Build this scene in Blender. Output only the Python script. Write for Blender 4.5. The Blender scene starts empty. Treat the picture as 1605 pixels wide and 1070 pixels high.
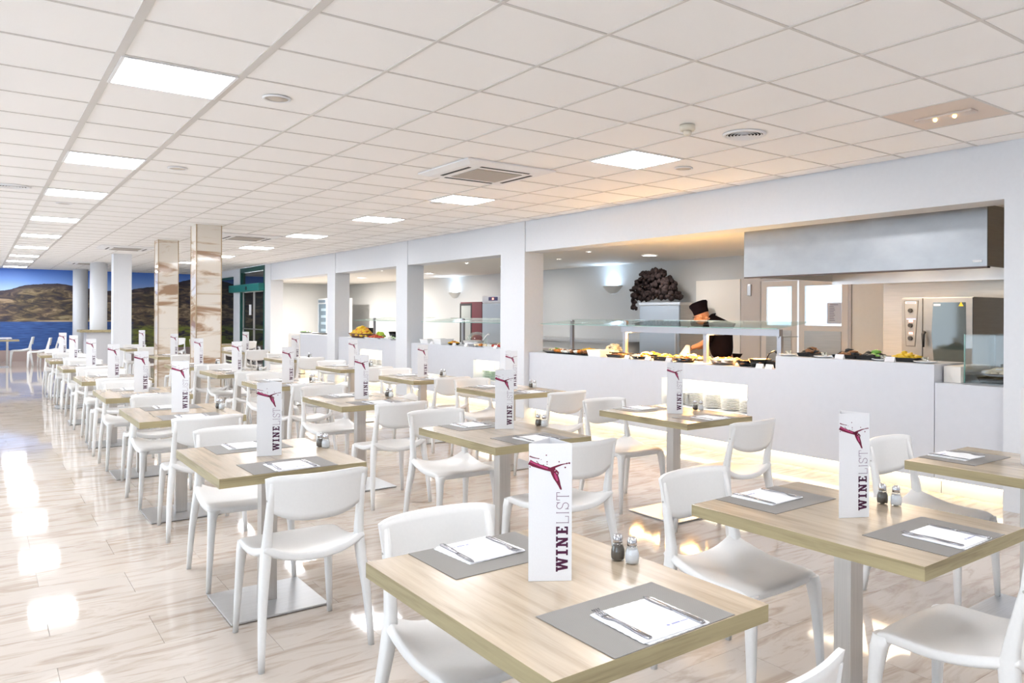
import bpy, bmesh, math, random
from mathutils import Vector, Matrix, noise
random.seed(7)
PI = math.pi
S = bpy.context.scene
COL = S.collection

# ------------------------------------------------------------------ camera, world, exposure
def make_camera():
    yaw, roll = 0.66507, 0.004727
    r0 = Vector((math.cos(yaw), -math.sin(yaw), 0)); w = Vector((math.sin(yaw), math.cos(yaw), 0)); u0 = Vector((0, 0, 1))
    r = r0 * math.cos(roll) + u0 * math.sin(roll); u = -r0 * math.sin(roll) + u0 * math.cos(roll)
    cd = bpy.data.cameras.new('camera'); cd.sensor_width = 36; cd.lens = 36 * 1201.43 / 1605
    cd.shift_x = (802.5 - 905.543) / 1605; cd.shift_y = (494.23 - 535) / 1605
    cd.clip_start = 0.05; cd.clip_end = 200
    c = bpy.data.objects.new('camera', cd); COL.objects.link(c)
    c.matrix_world = Matrix(((r.x, u.x, -w.x, 0), (r.y, u.y, -w.y, 0), (r.z, u.z, -w.z, 1.48), (0, 0, 0, 1)))
    S.camera = c
make_camera()
W = bpy.data.worlds.new('sky'); S.world = W; W.use_nodes = True
bg = W.node_tree.nodes['Background']; bg.inputs[0].default_value = (0.80, 0.90, 1.0, 1); bg.inputs[1].default_value = 2.3
S.view_settings.view_transform = 'Standard'; S.view_settings.look = 'None'
S.view_settings.gamma = 1; S.view_settings.use_curve_mapping = False
S.view_settings.exposure = 1.17
PANEL = 17.0       # ceiling light panels
PANEL_COL = (0.95, 0.965, 1.0)
def area_light(name, loc, size, power, col, rot=(0, 0, 0), sy=None, parent=None, vis=False):
    l = bpy.data.lights.new(name, 'AREA'); l.energy = power; l.color = col[:3]
    l.shape = 'RECTANGLE' if sy else 'SQUARE'; l.size = size
    if sy: l.size_y = sy
    o = bpy.data.objects.new(name, l); COL.objects.link(o); o.location = loc; o.rotation_euler = rot
    if parent: o.parent = parent
    return o
# warm light falling from the heat lamps under the buffet canopy and from the cooker hood
HEAT = (1.0, 0.50, 0.16)
for i, y in enumerate((5.25, 5.75, 6.25, 6.75, 7.2)):
    area_light('heat_lamp_light', (6.62, y, 1.265), 0.12, 6, HEAT)
area_light('hood_lamp_light', (7.45, 4.3, 1.9), 0.8, 10, (1, 0.78, 0.55))
for x, y, p_ in ((8.45, 8.92, 7), (8.3, 12.9, 9), (8.31, 16.22, 16), (8.0, 19.42, 45), (7.6, 22.3, 75)):  # last entry: added fill without a fixture, brightens the far kitchen end
    area_light('kitchen_downlight_and_fill', (x, y, 2.42), 0.2, p_, (1, 0.93, 0.86))
area_light('pastry_room_light', (10.9, 6.9, 2.3), 1.2, 75, (0.75, 0.88, 1.0), sy=2.5)

# ------------------------------------------------------------------ materials
MATS = {}
def nodes(name):
    m = bpy.data.materials.new(name); m.use_nodes = True; t = m.node_tree
    return m, t, t.nodes, t.links, t.nodes['Principled BSDF']
def mat(name, col, rough=0.5, metal=0.0, emit=None, es=0, spec=0.5, coat=0, bump=0, bs=200):
    if name in MATS: return MATS[name]
    m, t, n, l, b = nodes(name)
    b.inputs['Base Color'].default_value = (*col, 1); b.inputs['Roughness'].default_value = rough
    b.inputs['Metallic'].default_value = metal; b.inputs['Specular IOR Level'].default_value = spec
    b.inputs['Coat Weight'].default_value = coat
    if emit: b.inputs['Emission Color'].default_value = (*emit, 1); b.inputs['Emission Strength'].default_value = es
    tc = n.new('ShaderNodeTexCoord'); nz = n.new('ShaderNodeTexNoise'); nz.inputs['Scale'].default_value = bs
    l.new(tc.outputs['Object'], nz.inputs['Vector'])
    mx = n.new('ShaderNodeMixRGB'); mx.blend_type = 'MULTIPLY'; mx.inputs[0].default_value = 0.05
    mx.inputs[1].default_value = (*col, 1); l.new(nz.outputs[0], mx.inputs[2]); l.new(mx.outputs[0], b.inputs['Base Color'])
    if bump:
        bp = n.new('ShaderNodeBump'); bp.inputs['Strength'].default_value = bump; bp.inputs['Distance'].default_value = 0.002
        l.new(nz.outputs[0], bp.inputs['Height']); l.new(bp.outputs[0], b.inputs['Normal'])
    MATS[name] = m; return m
def mul(n, l, src, v):
    k = n.new('ShaderNodeVectorMath'); k.operation = 'MULTIPLY'; l.new(src, k.inputs[0]); k.inputs[1].default_value = v; return k.outputs[0]
def ramp(n, l, fac, stops):
    r = n.new('ShaderNodeValToRGB'); e = r.color_ramp.elements
    while len(e) < len(stops): e.new(0.5)
    for i, (p, c) in enumerate(stops):
        e[i].position = p; e[i].color = (*c, 1) if len(c) == 3 else c
    l.new(fac, r.inputs[0]); return r.outputs[0]
def wood(name, base, dark, rough, axis='y', coat=0.0):
    m, t, n, l, b = nodes(name)
    tc = n.new('ShaderNodeTexCoord'); oi = n.new('ShaderNodeObjectInfo')
    add = n.new('ShaderNodeVectorMath'); add.operation = 'ADD'
    sc = n.new('ShaderNodeVectorMath'); sc.operation = 'SCALE'; sc.inputs[0].default_value = (7, 3, 5); l.new(oi.outputs['Random'], sc.inputs['Scale'])
    l.new(tc.outputs['Object'], add.inputs[0]); l.new(sc.outputs[0], add.inputs[1])
    v = mul(n, l, add.outputs[0], (14, 1.1, 14) if axis == 'y' else (1.1, 14, 14))
    a = n.new('ShaderNodeTexNoise'); a.inputs['Scale'].default_value = 1.6; a.inputs['Detail'].default_value = 7; a.inputs['Distortion'].default_value = 0.6; l.new(v, a.inputs['Vector'])
    v2 = mul(n, l, add.outputs[0], (60, 2.5, 60) if axis == 'y' else (2.5, 60, 60))
    c = n.new('ShaderNodeTexNoise'); c.inputs['Scale'].default_value = 3; c.inputs['Detail'].default_value = 4; l.new(v2, c.inputs['Vector'])
    mx = n.new('ShaderNodeMath'); mx.operation = 'MULTIPLY_ADD'; l.new(c.outputs[0], mx.inputs[0]); mx.inputs[1].default_value = 0.35
    l.new(a.outputs[0], mx.inputs[2])
    col = ramp(n, l, mx.outputs[0], [(0.45, dark), (0.66, base), (0.9, tuple(min(1, x * 1.18) for x in base))])
    l.new(col, b.inputs['Base Color']); b.inputs['Roughness'].default_value = rough; b.inputs['Coat Weight'].default_value = coat
    b.inputs['Coat Roughness'].default_value = 0.12
    MATS[name] = m; return m
def marble(name, c0, c1, c2, vscale, rough, offs, coat=0.0, spec=0.5, st_=(0.30, 0.44, 0.52, 0.62, 0.74)):
    m, t, n, l, b = nodes(name)
    ge = n.new('ShaderNodeNewGeometry'); oi = n.new('ShaderNodeObjectInfo')
    s = n.new('ShaderNodeMath'); s.operation = 'ADD'; l.new(oi.outputs['Random'], s.inputs[0]); l.new(ge.outputs['Random Per Island'], s.inputs[1])
    sc = n.new('ShaderNodeVectorMath'); sc.operation = 'SCALE'; sc.inputs[0].default_value = offs; l.new(s.outputs[0], sc.inputs['Scale'])
    add = n.new('ShaderNodeVectorMath'); add.operation = 'ADD'; l.new(ge.outputs['Position'], add.inputs[0]); l.new(sc.outputs[0], add.inputs[1])
    v = mul(n, l, add.outputs[0], vscale)
    a = n.new('ShaderNodeTexNoise'); a.inputs['Scale'].default_value = 1.0; a.inputs['Detail'].default_value = 8; a.inputs['Roughness'].default_value = 0.62; a.inputs['Distortion'].default_value = 1.3; l.new(v, a.inputs['Vector'])
    col = ramp(n, l, a.outputs[0], list(zip(st_, (c2, c1, c0, c0, c1))))
    fr = n.new('ShaderNodeMath'); fr.operation = 'FRACT'; m2 = n.new('ShaderNodeMath'); m2.operation = 'MULTIPLY'; m2.inputs[1].default_value = 7.31
    l.new(s.outputs[0], m2.inputs[0]); l.new(m2.outputs[0], fr.inputs[0])
    hs = n.new('ShaderNodeHueSaturation'); mr = n.new('ShaderNodeMapRange'); mr.inputs['To Min'].default_value = 0.955; mr.inputs['To Max'].default_value = 1.02
    l.new(fr.outputs[0], mr.inputs[0]); l.new(mr.outputs[0], hs.inputs['Value']); l.new(col, hs.inputs['Color'])
    l.new(hs.outputs[0], b.inputs['Base Color']); b.inputs['Roughness'].default_value = rough; b.inputs['Coat Weight'].default_value = coat
    b.inputs['Specular IOR Level'].default_value = spec
    b.inputs['Coat Roughness'].default_value = 0.05
    MATS[name] = m; return m
def steel(name, col, rough, sc=(1, 1, 60)):
    m, t, n, l, b = nodes(name)
    tc = n.new('ShaderNodeTexCoord'); v = mul(n, l, tc.outputs['Object'], sc)
    a = n.new('ShaderNodeTexNoise'); a.inputs['Scale'].default_value = 3; a.inputs['Detail'].default_value = 5; l.new(v, a.inputs['Vector'])
    col_ = ramp(n, l, a.outputs[0], [(0.3, tuple(x * 0.86 for x in col)), (0.7, col)])
    l.new(col_, b.inputs['Base Color']); b.inputs['Metallic'].default_value = 0.9
    mr = n.new('ShaderNodeMapRange'); mr.inputs['To Min'].default_value = rough * 0.8; mr.inputs['To Max'].default_value = rough * 1.3
    l.new(a.outputs[0], mr.inputs[0]); l.new(mr.outputs[0], b.inputs['Roughness'])
    MATS[name] = m; return m
def glass(name, tint=(0.85, 0.95, 0.92), refl=0.12, transp=0.9):
    m = bpy.data.materials.new(name); m.use_nodes = True; t = m.node_tree; n = t.nodes; l = t.links; n.clear()
    o = n.new('ShaderNodeOutputMaterial'); tr = n.new('ShaderNodeBsdfTransparent'); tr.inputs[0].default_value = (*tint, 1)
    g = n.new('ShaderNodeBsdfGlossy'); g.inputs['Roughness'].default_value = 0.02; g.inputs[0].default_value = (0.95, 1, 0.98, 1)
    fr = n.new('ShaderNodeFresnel'); fr.inputs[0].default_value = 1.5
    ma = n.new('ShaderNodeMath'); ma.operation = 'MULTIPLY_ADD'; ma.inputs[1].default_value = 0.45; ma.inputs[2].default_value = refl; l.new(fr.outputs[0], ma.inputs[0])
    mx = n.new('ShaderNodeMixShader'); l.new(ma.outputs[0], mx.inputs[0]); l.new(tr.outputs[0], mx.inputs[1]); l.new(g.outputs[0], mx.inputs[2]); l.new(mx.outputs[0], o.inputs[0])
    MATS[name] = m; return m
def emis(name, col, s):
    return mat(name, (0.8, 0.8, 0.8), emit=col, es=s)

wallw = mat('wall_white', (0.70, 0.715, 0.745), 0.55, bs=30)
kwall = mat('kitchen_wall_grey', (0.57, 0.585, 0.59), 0.6, bs=30)
cream = mat('cream_panel', (0.80, 0.755, 0.69), 0.45, bs=20)
countm = mat('counter_white', (0.63, 0.645, 0.69), 0.28, bs=15)
tilem = mat('ceiling_tile', (0.955, 0.94, 0.925), 0.85, bump=0.35, bs=260)
gridm = mat('ceiling_grid', (0.66, 0.63, 0.60), 0.5)
shadowgap = mat('ceiling_back', (0.30, 0.26, 0.23), 0.9)
chairm = mat('chair_plastic', (0.755, 0.75, 0.74), 0.33, bs=90, bump=0.05)
oak = wood('oak_laminate', (0.45, 0.365, 0.27), (0.335, 0.265, 0.19), 0.27, coat=0.35)
edge = wood('table_edge', (0.34, 0.285, 0.16), (0.21, 0.165, 0.085), 0.5)
edge2 = wood('table_edge_end', (0.34, 0.285, 0.16), (0.21, 0.165, 0.085), 0.5, 'x')
postm = steel('brushed_post', (0.60, 0.575, 0.545), 0.38, (40, 40, 1))
platem = steel('brushed_plate', (0.66, 0.68, 0.71), 0.32, (2, 40, 1))
ss = steel('stainless', (0.62, 0.625, 0.64), 0.30, (.5, .7, 1.2))
ssd = steel('stainless_dull', (0.52, 0.50, 0.47), 0.42, (1, 1, 20))
chrome = mat('chrome', (0.62, 0.62, 0.65), 0.16, 1.0)
cutl = mat('cutlery_steel', (0.38, 0.38, 0.41), 0.22, 1.0)
grout = mat('grout', (0.50, 0.45, 0.40), 0.8)
floorm = marble('travertine', (0.60, 0.54, 0.485), (0.53, 0.455, 0.39), (0.41, 0.33, 0.27), (1.9, 9.0, 3), 0.055, (3, 5, 5), spec=0.38)
colm = marble('veined_marble', (0.78, 0.72, 0.64), (0.68, 0.57, 0.45), (0.38, 0.24, 0.15), (0.5, 0.5, 3.0), 0.06, (31, 17, 11), spec=0.8, st_=(0.39, 0.455, 0.49, 0.60, 0.66))
paper = mat('white_paper', (0.76, 0.76, 0.78), 0.5)
paper2 = mat('napkin_paper', (0.84, 0.84, 0.86), 0.7)
plum = mat('plum_ink', (0.06, 0.003, 0.036), 0.4)
thinink = mat('grey_plum_ink', (0.22, 0.13, 0.2), 0.4)
winem = mat('wine_red_ink', (0.15, 0.004, 0.032), 0.35)
winel = mat('wine_pink_ink', (0.48, 0.05, 0.17), 0.35)
bluegrey = mat('blue_grey_ink', (0.25, 0.27, 0.5), 0.5)
black = mat('black_ware', (0.012, 0.012, 0.014), 0.25)
blackm = mat('matt_black', (0.02, 0.02, 0.022), 0.6)
whitec = mat('white_china', (0.88, 0.88, 0.88), 0.15)
glassm = glass('canopy_glass', (0.95, 0.985, 0.97), 0.02)
glassd = glass('door_glass', (0.93, 0.95, 0.97), 0.03)
glasse = mat('glass_edge', (0.25, 0.45, 0.40), 0.1)
paneled = emis('panel_light', PANEL_COL, PANEL)
warmled = emis('warm_led', (1.0, 0.80, 0.45), 3.0)
warmnic = emis('niche_led', (1.0, 0.86, 0.60), 2.6)
heatled = emis('heat_element', (1.0, 0.62, 0.25), 14)
spotem = emis('spot_light', (1, 0.97, 0.92), 14)
sconcel = emis('sconce_lamp', (0.70, 0.84, 1.0), 12)
trimw = mat('white_trim', (0.85, 0.85, 0.86), 0.4)
beigep = mat('beige_plastic', (0.72, 0.66, 0.55), 0.5)

# woven placemat
def weave():
    m, t, n, l, b = nodes('woven_mat')
    tc = n.new('ShaderNodeTexCoord')
    a = n.new('ShaderNodeTexWave'); a.bands_direction = 'X'; a.inputs['Scale'].default_value = 90; l.new(tc.outputs['Object'], a.inputs['Vector'])
    c = n.new('ShaderNodeTexWave'); c.bands_direction = 'Y'; c.inputs['Scale'].default_value = 90; l.new(tc.outputs['Object'], c.inputs['Vector'])
    mm = n.new('ShaderNodeMath'); mm.operation = 'MULTIPLY'; l.new(a.outputs[1], mm.inputs[0]); l.new(c.outputs[1], mm.inputs[1])
    col = ramp(n, l, mm.outputs[0], [(0.0, (0.205, 0.195, 0.185)), (1.0, (0.32, 0.305, 0.29))]); l.new(col, b.inputs['Base Color']); b.inputs['Roughness'].default_value = 0.6
    MATS['mat'] = m; return m
matm = weave()

# landscape print on the far wall
def mural():
    m, t, n, l, b = nodes('landscape_print')
    ge = n.new('ShaderNodeNewGeometry'); sp = n.new('ShaderNodeSeparateXYZ'); l.new(ge.outputs['Position'], sp.inputs[0])
    def math_(op, a, bb, c=None):
        k = n.new('ShaderNodeMath'); k.operation = op
        for i, v in enumerate((a, bb, c)):
            if v is None: continue
            if isinstance(v, (int, float)): k.inputs[i].default_value = v
            else: l.new(v, k.inputs[i])
        return k.outputs[0]
    def mapr(v, a, bb):
        k = n.new('ShaderNodeMapRange'); k.inputs['From Min'].default_value = a; k.inputs['From Max'].default_value = bb; l.new(v, k.inputs[0]); return k.outputs[0]
    def mixc(f, a, bb):
        k = n.new('ShaderNodeMixRGB'); l.new(f, k.inputs[0])
        for i, v in ((1, a), (2, bb)):
            if isinstance(v, tuple): k.inputs[i].default_value = (*v, 1)
            else: l.new(v, k.inputs[i])
        return k.outputs[0]
    X, Z = sp.outputs['X'], sp.outputs['Z']
    sky = ramp(n, l, mapr(Z, 2.15, 2.85), [(0.0, (0.42, 0.60, 0.92)), (0.45, (0.20, 0.38, 0.85)), (1.0, (0.055, 0.17, 0.62))])
    pts = [(-5, 2.0), (.3, 2.12), (.8, 2.2), (1.2, 2.35), (2.0, 2.42), (2.5, 2.32), (3.3, 2.2), (3.9, 2.24), (4.4, 2.33), (5.0, 2.46), (5.8, 2.66), (8, 2.8)]
    g = lambda z: ((z - 1) / 2,) * 3
    ridge = ramp(n, l, mapr(X, -5, 8), [((x + 5) / 13, g(z)) for x, z in pts])
    rz = math_('MULTIPLY_ADD', ridge, 2.0, 1.0)
    nz = n.new('ShaderNodeTexNoise'); nz.inputs['Scale'].default_value = 3.5; nz.inputs['Detail'].default_value = 8; l.new(ge.outputs['Position'], nz.inputs['Vector'])
    rz2 = math_('MULTIPLY_ADD', nz.outputs[0], 0.12, math_('SUBTRACT', rz, 0.06))
    hill = mapr(math_('SUBTRACT', rz2, Z), 0.0, 0.012)
    v = mul(n, l, ge.outputs['Position'], (0.8, 1, 2.6))
    h = n.new('ShaderNodeTexNoise'); h.inputs['Scale'].default_value = 2.4; h.inputs['Detail'].default_value = 9; h.inputs['Roughness'].default_value = 0.66; h.inputs['Distortion'].default_value = 1.1; l.new(v, h.inputs['Vector'])
    dry = ramp(n, l, h.outputs[0], [(0.36, (0.028, 0.022, 0.045)), (0.47, (0.085, 0.06, 0.05)), (0.55, (0.19, 0.13, 0.08)), (0.62, (0.36, 0.25, 0.16)), (0.75, (0.52, 0.42, 0.30))])
    hue = n.new('ShaderNodeTexNoise'); hue.inputs['Scale'].default_value = 0.7; l.new(ge.outputs['Position'], hue.inputs['Vector'])
    gr2 = n.new('ShaderNodeMixRGB'); gr2.blend_type = 'MULTIPLY'; l.new(mapr(hue.outputs[0], 0.45, 0.62), gr2.inputs[0]); l.new(dry, gr2.inputs[1]); gr2.inputs[2].default_value = (.85, .9, .75, 1); grn = gr2.outputs[0]
    dark = mixc(mapr(math_('SUBTRACT', rz2, Z), 0.28, 0.0), grn, (0.035, 0.025, 0.045))
    # meadow at the foot of the right-hand hills
    meadow = math_('MULTIPLY', mapr(X, 3.6, 4.2), mapr(Z, 1.12, 1.0))
    land = mixc(math_('MULTIPLY', meadow, mapr(h.outputs[0], .40, .55)), dark, (0.20, 0.24, 0.035))
    # lake on the left half, with a pale beach
    wv = mul(n, l, ge.outputs['Position'], (1, 1, 14))
    wn = n.new('ShaderNodeTexNoise'); wn.inputs['Scale'].default_value = 3; wn.inputs['Detail'].default_value = 5; l.new(wv, wn.inputs['Vector'])
    water = ramp(n, l, wn.outputs[0], [(0.3, (0.015, 0.05, 0.19)), (0.7, (0.05, 0.14, 0.42))])
    beach = math_('MULTIPLY', math_('MULTIPLY', mapr(Z, 1.26, 1.24), mapr(X, 1.3, 1.9)), mapr(X, 4.0, 3.8))
    land2 = mixc(beach, land, (0.62, 0.46, 0.28))
    lake = math_('MULTIPLY', mapr(Z, 1.215, 1.2), mapr(X, 4.1, 3.9))
    land3 = mixc(lake, land2, water)
    fin = mixc(hill, sky, land3)
    l.new(fin, b.inputs['Base Color']); b.inputs['Roughness'].default_value = 0.45
    return m
muralm = mural()
darkglass, _t, _n, _l, _b = nodes('dark_door_glass')
_b.inputs['Base Color'].default_value = (0.012, 0.016, 0.02, 1); _b.inputs['Roughness'].default_value = 0.03; _b.inputs['IOR'].default_value = 2.2
greenf = mat('dark_green_frame', (0.006, 0.075, 0.06), 0.35)
greenh = mat('green_header', (0.01, 0.17, 0.15), 0.3)

# ------------------------------------------------------------------ mesh helpers
class MB:
    def __init__(s): s.bm = bmesh.new()
    def box(s, x0, x1, y0, y1, z0, z1, mi=0, bev=0):
        b = bmesh.new() if bev else s.bm
        vs = [b.verts.new((x, y, z)) for x in (x0, x1) for y in (y0, y1) for z in (z0, z1)]
        fs = [b.faces.new([vs[i] for i in f]) for f in ((0, 1, 3, 2), (4, 6, 7, 5), (0, 4, 5, 1), (2, 3, 7, 6), (0, 2, 6, 4), (1, 5, 7, 3))]
        for f in fs: f.material_index = mi
        if bev:
            bmesh.ops.bevel(b, geom=b.edges[:], offset=bev, segments=2, affect='EDGES', profile=0.7)
            s.merge(b); b.free()
        return s
    def merge(s, b, M=None):
        mp = {}
        for v in b.verts: mp[v] = s.bm.verts.new(M @ v.co if M else v.co)
        for f in b.faces:
            try:
                g = s.bm.faces.new([mp[v] for v in f.verts]); g.material_index = f.material_index; g.smooth = f.smooth
            except ValueError: pass
        return s
    def loft(s, rings, cap=True, mi=0, smooth=True, closed=False):
        R = [[s.bm.verts.new(p) for p in r] for r in rings]
        n = len(R[0]); m = len(R)
        for i in range(m if closed else m - 1):
            a, b = R[i], R[(i + 1) % m]
            for j in range(n):
                f = s.bm.faces.new((a[j], a[(j + 1) % n], b[(j + 1) % n], b[j])); f.material_index = mi; f.smooth = smooth
        if cap and not closed:
            for r, rev in ((R[0], True), (R[-1], False)):
                f = s.bm.faces.new(r[::-1] if rev else r); f.material_index = mi
        return s
    def lathe(s, prof, n=24, c=(0, 0, 0), mi=0, sx=1, sy=1, cap=True):
        rings = [[(c[0] + r * sx * math.cos(2 * PI * j / n), c[1] + r * sy * math.sin(2 * PI * j / n), c[2] + z) for j in range(n)] for r, z in prof]
        return s.loft(rings, cap, mi)
    def tube(s, pts, r, n=8, mi=0):
        rs = r if isinstance(r, (list, tuple)) else [r] * len(pts)
        P = [Vector(p) for p in pts]; rings = []
        for i, p in enumerate(P):
            d = (P[min(i + 1, len(P) - 1)] - P[max(i - 1, 0)]).normalized()
            a = d.orthogonal().normalized() if i == 0 else (prev - prev.dot(d) * d).normalized()
            prev = a; b = d.cross(a)
            rings.append([p + (a * math.cos(2 * PI * j / n) + b * math.sin(2 * PI * j / n)) * rs[i] for j in range(n)])
        return s.loft(rings, True, mi)
    def poly(s, pts, th, M=None, mi=0):       # flat polygon in the x-z plane facing -y, given thickness
        f = [s.bm.verts.new((M @ Vector((x, -th, z))) if M else (x, -th, z)) for x, z in pts]
        k = s.bm.faces.new(f); k.material_index = mi
        return s
    def ball(s, c, r, sx=1, sy=1, sz=1, sub=1, jit=0.0, mi=0, M=None):
        b = bmesh.new(); bmesh.ops.create_icosphere(b, subdivisions=sub, radius=r)
        for v in b.verts:
            k = 1 + random.uniform(-jit, jit)
            v.co = Vector((v.co.x * sx * k + c[0], v.co.y * sy * k + c[1], v.co.z * sz * k + c[2]))
        for f in b.faces: f.material_index = mi; f.smooth = True
        s.merge(b, M); b.free(); return s
    def obj(s, name, mats, parent=None, loc=None, rot=None, kind=None, label=None, norm=True):
        if norm: bmesh.ops.recalc_face_normals(s.bm, faces=s.bm.faces[:])
        me = bpy.data.meshes.new(name); s.bm.to_mesh(me); s.bm.free()
        for m in (mats if isinstance(mats, (list, tuple)) else [mats]): me.materials.append(m)
        o = bpy.data.objects.new(name, me); COL.objects.link(o)
        if parent: o.parent = parent
        if loc: o.location = loc
        if rot is not None: o.rotation_euler = (0, 0, rot)
        if kind: o['kind'] = kind
        if label: o['label'] = label
        return o
def thing(name, label, cat, loc=(0, 0, 0), rot=0, group=None):
    o = bpy.data.objects.new(name, None); COL.objects.link(o); o.location = loc; o.rotation_euler = (0, 0, rot)
    o.empty_display_size = 0.1
    o['label'] = label; o['category'] = cat
    if group: o['group'] = group
    return o
def tag(o, label, cat, group=None):
    o['label'] = label; o['category'] = cat
    if group: o['group'] = group
    return o
def copy_tree(o, parent=None, label=None, group=None, loc=None, rot=None):
    c = o.copy(); COL.objects.link(c)
    if parent: c.parent = parent
    for ch in KIDS.get(o, ()): copy_tree(ch, c)
    if label: c['label'] = label
    if group: c['group'] = group
    if loc is not None: c.location = loc
    if rot is not None: c.rotation_euler = (0, 0, rot)
    return c
KIDS = {}
def snap():
    KIDS.clear()
    for o in bpy.data.objects:
        if o.parent: KIDS.setdefault(o.parent, []).append(o)
def st(name, mb, m, parent=None):
    return mb.obj(name, m, parent, kind='structure')

# ------------------------------------------------------------------ the room
CZ = 2.83; X0, Y0 = 0.5812, 4.0135; WX = 6.2; FARY = 29.0; LX = -4.6; BY = -3.2
fl = st('floor', MB().box(LX - .1, 6.9, BY - .1, FARY + .1, -0.05, -0.013), grout)
LW, LH = 0.8, 0.4
slab = None; rest = []
cells = []
j0 = int((BY - 3.85) / LH) - 1
for j in range(j0, 64):
    ya = 3.85 + j * LH; yb = ya + LH
    off = 0.67 if j % 2 == 0 else 0.67 + 0.4
    for i in range(-8, 9):
        xa = off + i * LW; xb = xa + LW
        if xb < LX or xa > 6.9 or yb < BY or ya > FARY: continue
        cells.append((xa, ya))
def dist(c):  # distance for tiles the camera can see, large for the others
    x, y = c[0] + .4, c[1] + .2
    f = x * 0.617 + y * 0.787; r = x * 0.787 - y * 0.617
    vis = f > 0.6 and -0.80 < r / f < 0.65
    return f if vis else 100 + f
cells.sort(key=dist)
def slab_mesh():
    return MB().box(0.0007, LW - 0.0007, 0.0007, LH - 0.0007, -0.013, 0)
for k, (x, y) in enumerate(cells):
    if k < 290 and dist((x, y)) < 90 and x + LW < 6.9 and x > LX and y > BY:
        if slab is None:
            slab = slab_mesh().obj('marble_slab', floorm, fl, (x, y, 0)); slab['kind'] = 'structure'
        else:
            c = slab.copy(); COL.objects.link(c); c.location = (x, y, 0)
    else: rest.append((x, y))
mb = MB()
for x, y in rest:
    mb.box(max(x, LX) + .001, min(x + LW, 6.9) - .001, max(y, BY) + .001, min(y + LH, FARY) - .001, -0.013, 0)
o = mb.obj('slab_field', floorm, fl); o['kind'] = 'stuff'
# suspended ceiling: backing, T-bar grid and tiles
ce = st('ceiling', MB().box(LX - .1, WX + .02, BY - .1, FARY + .1, CZ + 0.012, CZ + 0.05), shadowgap)
g = MB()
xs = [X0 + .6 * i for i in range(-9, 10) if LX < X0 + .6 * i < WX - .05]
ys = [Y0 + .6 * j for j in range(-12, 42) if BY < Y0 + .6 * j < FARY]
for x in xs:
    w = 0.021 if abs(x - X0) < .01 or abs(x - X0 - .6) < .01 else 0.009
    g.box(x - w, x + w, BY, FARY, CZ - 0.004, CZ + 0.013)
for y in ys: g.box(LX, WX, y - .008, y + .008, CZ - 0.003, CZ + 0.012)
g.obj('ceiling_grid', gridm, ce)['kind'] = 'structure'
LIGHT_J = [1, 6, 10, 15, 20, 25, 30, 34, 39]
lights = [(0, j) for j in LIGHT_J] + [(6, j) for j in LIGHT_J[:7]] + [(-6, j) for j in LIGHT_J] + [(0, -5), (-6, -5), (6, -6), (0, -9), (6, -10)]  # buffet-row panels at the list end: added, unseen, to brighten the right ceiling
CASS = [(3.77, 6.21), (3.7, 14.1), (2.4, 18.05), (2.35, 24.2)]
EMER = (7, -3)
skip = set(lights) | {EMER}
tcells = []
for i in range(-9, 10):
    for j in range(-12, 42):
        if (i, j) in skip: continue
        xa, ya = X0 + .6 * i, Y0 + .6 * j
        x0, x1, y0, y1 = max(xa, LX), min(xa + .6, WX), max(ya, BY), min(ya + .6, FARY)
        if x1 - x0 < .05 or y1 - y0 < .05: continue
        tcells.append((x0, x1, y0, y1, abs(x1 - x0 - .6) < .01 and abs(y1 - y0 - .6) < .01))
def cdist(c):
    x, y = (c[0] + c[1]) / 2, (c[2] + c[3]) / 2
    f = x * 0.617 + y * 0.787; r = x * 0.787 - y * 0.617
    vis = f > 2.2 and -0.80 < r / f < 0.64
    return f if vis else 100 + f
tcells.sort(key=cdist)
tl = None; mb = MB(); k = 0
for c in tcells:
    if c[4] and k < 290 and cdist(c) < 90:
        k += 1
        if tl is None:
            tl = MB().box(.005, .595, .005, .595, CZ + .001, CZ + .0115).obj('ceiling_tile', tilem, ce, (c[0], c[2], 0)); tl['kind'] = 'structure'
        else:
            q = tl.copy(); COL.objects.link(q); q.location = (c[0], c[2], 0)
    else: mb.box(c[0] + .005, c[1] - .005, c[2] + .005, c[3] - .005, CZ + .001, CZ + .0115)
mb.obj('tile_field', tilem, ce)['kind'] = 'stuff'
# walls
mb = MB().box(LX - .1, 8.2, FARY, FARY + .12, 0, 2.95); st('wall_far', mb, muralm)
st('baseboard_far', MB().box(LX, WX, FARY - .02, FARY - .001, 0, .34), mat('far_plinth', (0.40, 0.30, 0.27), .5))
st('wall_back', MB().box(LX - .1, 6.3, BY - .12, BY, 0, 2.95), wallw)
mb = MB().box(LX - .12, LX, BY, FARY, 0, .35).box(LX - .12, LX, BY, FARY, 2.55, 2.95)
wy = [BY + i * (FARY - BY) / 10 for i in range(11)]
for y in wy: mb.box(LX - .12, LX, max(BY, y - .15), min(FARY, y + .15), .35, 2.55)
st('wall_left', mb, wallw)
for i in range(10):
    ya, yb = wy[i] + .15, wy[i + 1] - .15
    f = MB().box(LX - .09, LX - .03, ya, ya + .05, .35, 2.55).box(LX - .09, LX - .03, yb - .05, yb, .35, 2.55)
    f.box(LX - .09, LX - .03, ya, yb, .35, .41).box(LX - .09, LX - .03, ya, yb, 2.49, 2.55)
    w = st('window_%d' % (i + 3), f, trimw)
    MB().box(LX - .065, LX - .055, ya + .05, yb - .05, .41, 2.49).obj('pane', glassd, w)
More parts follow.
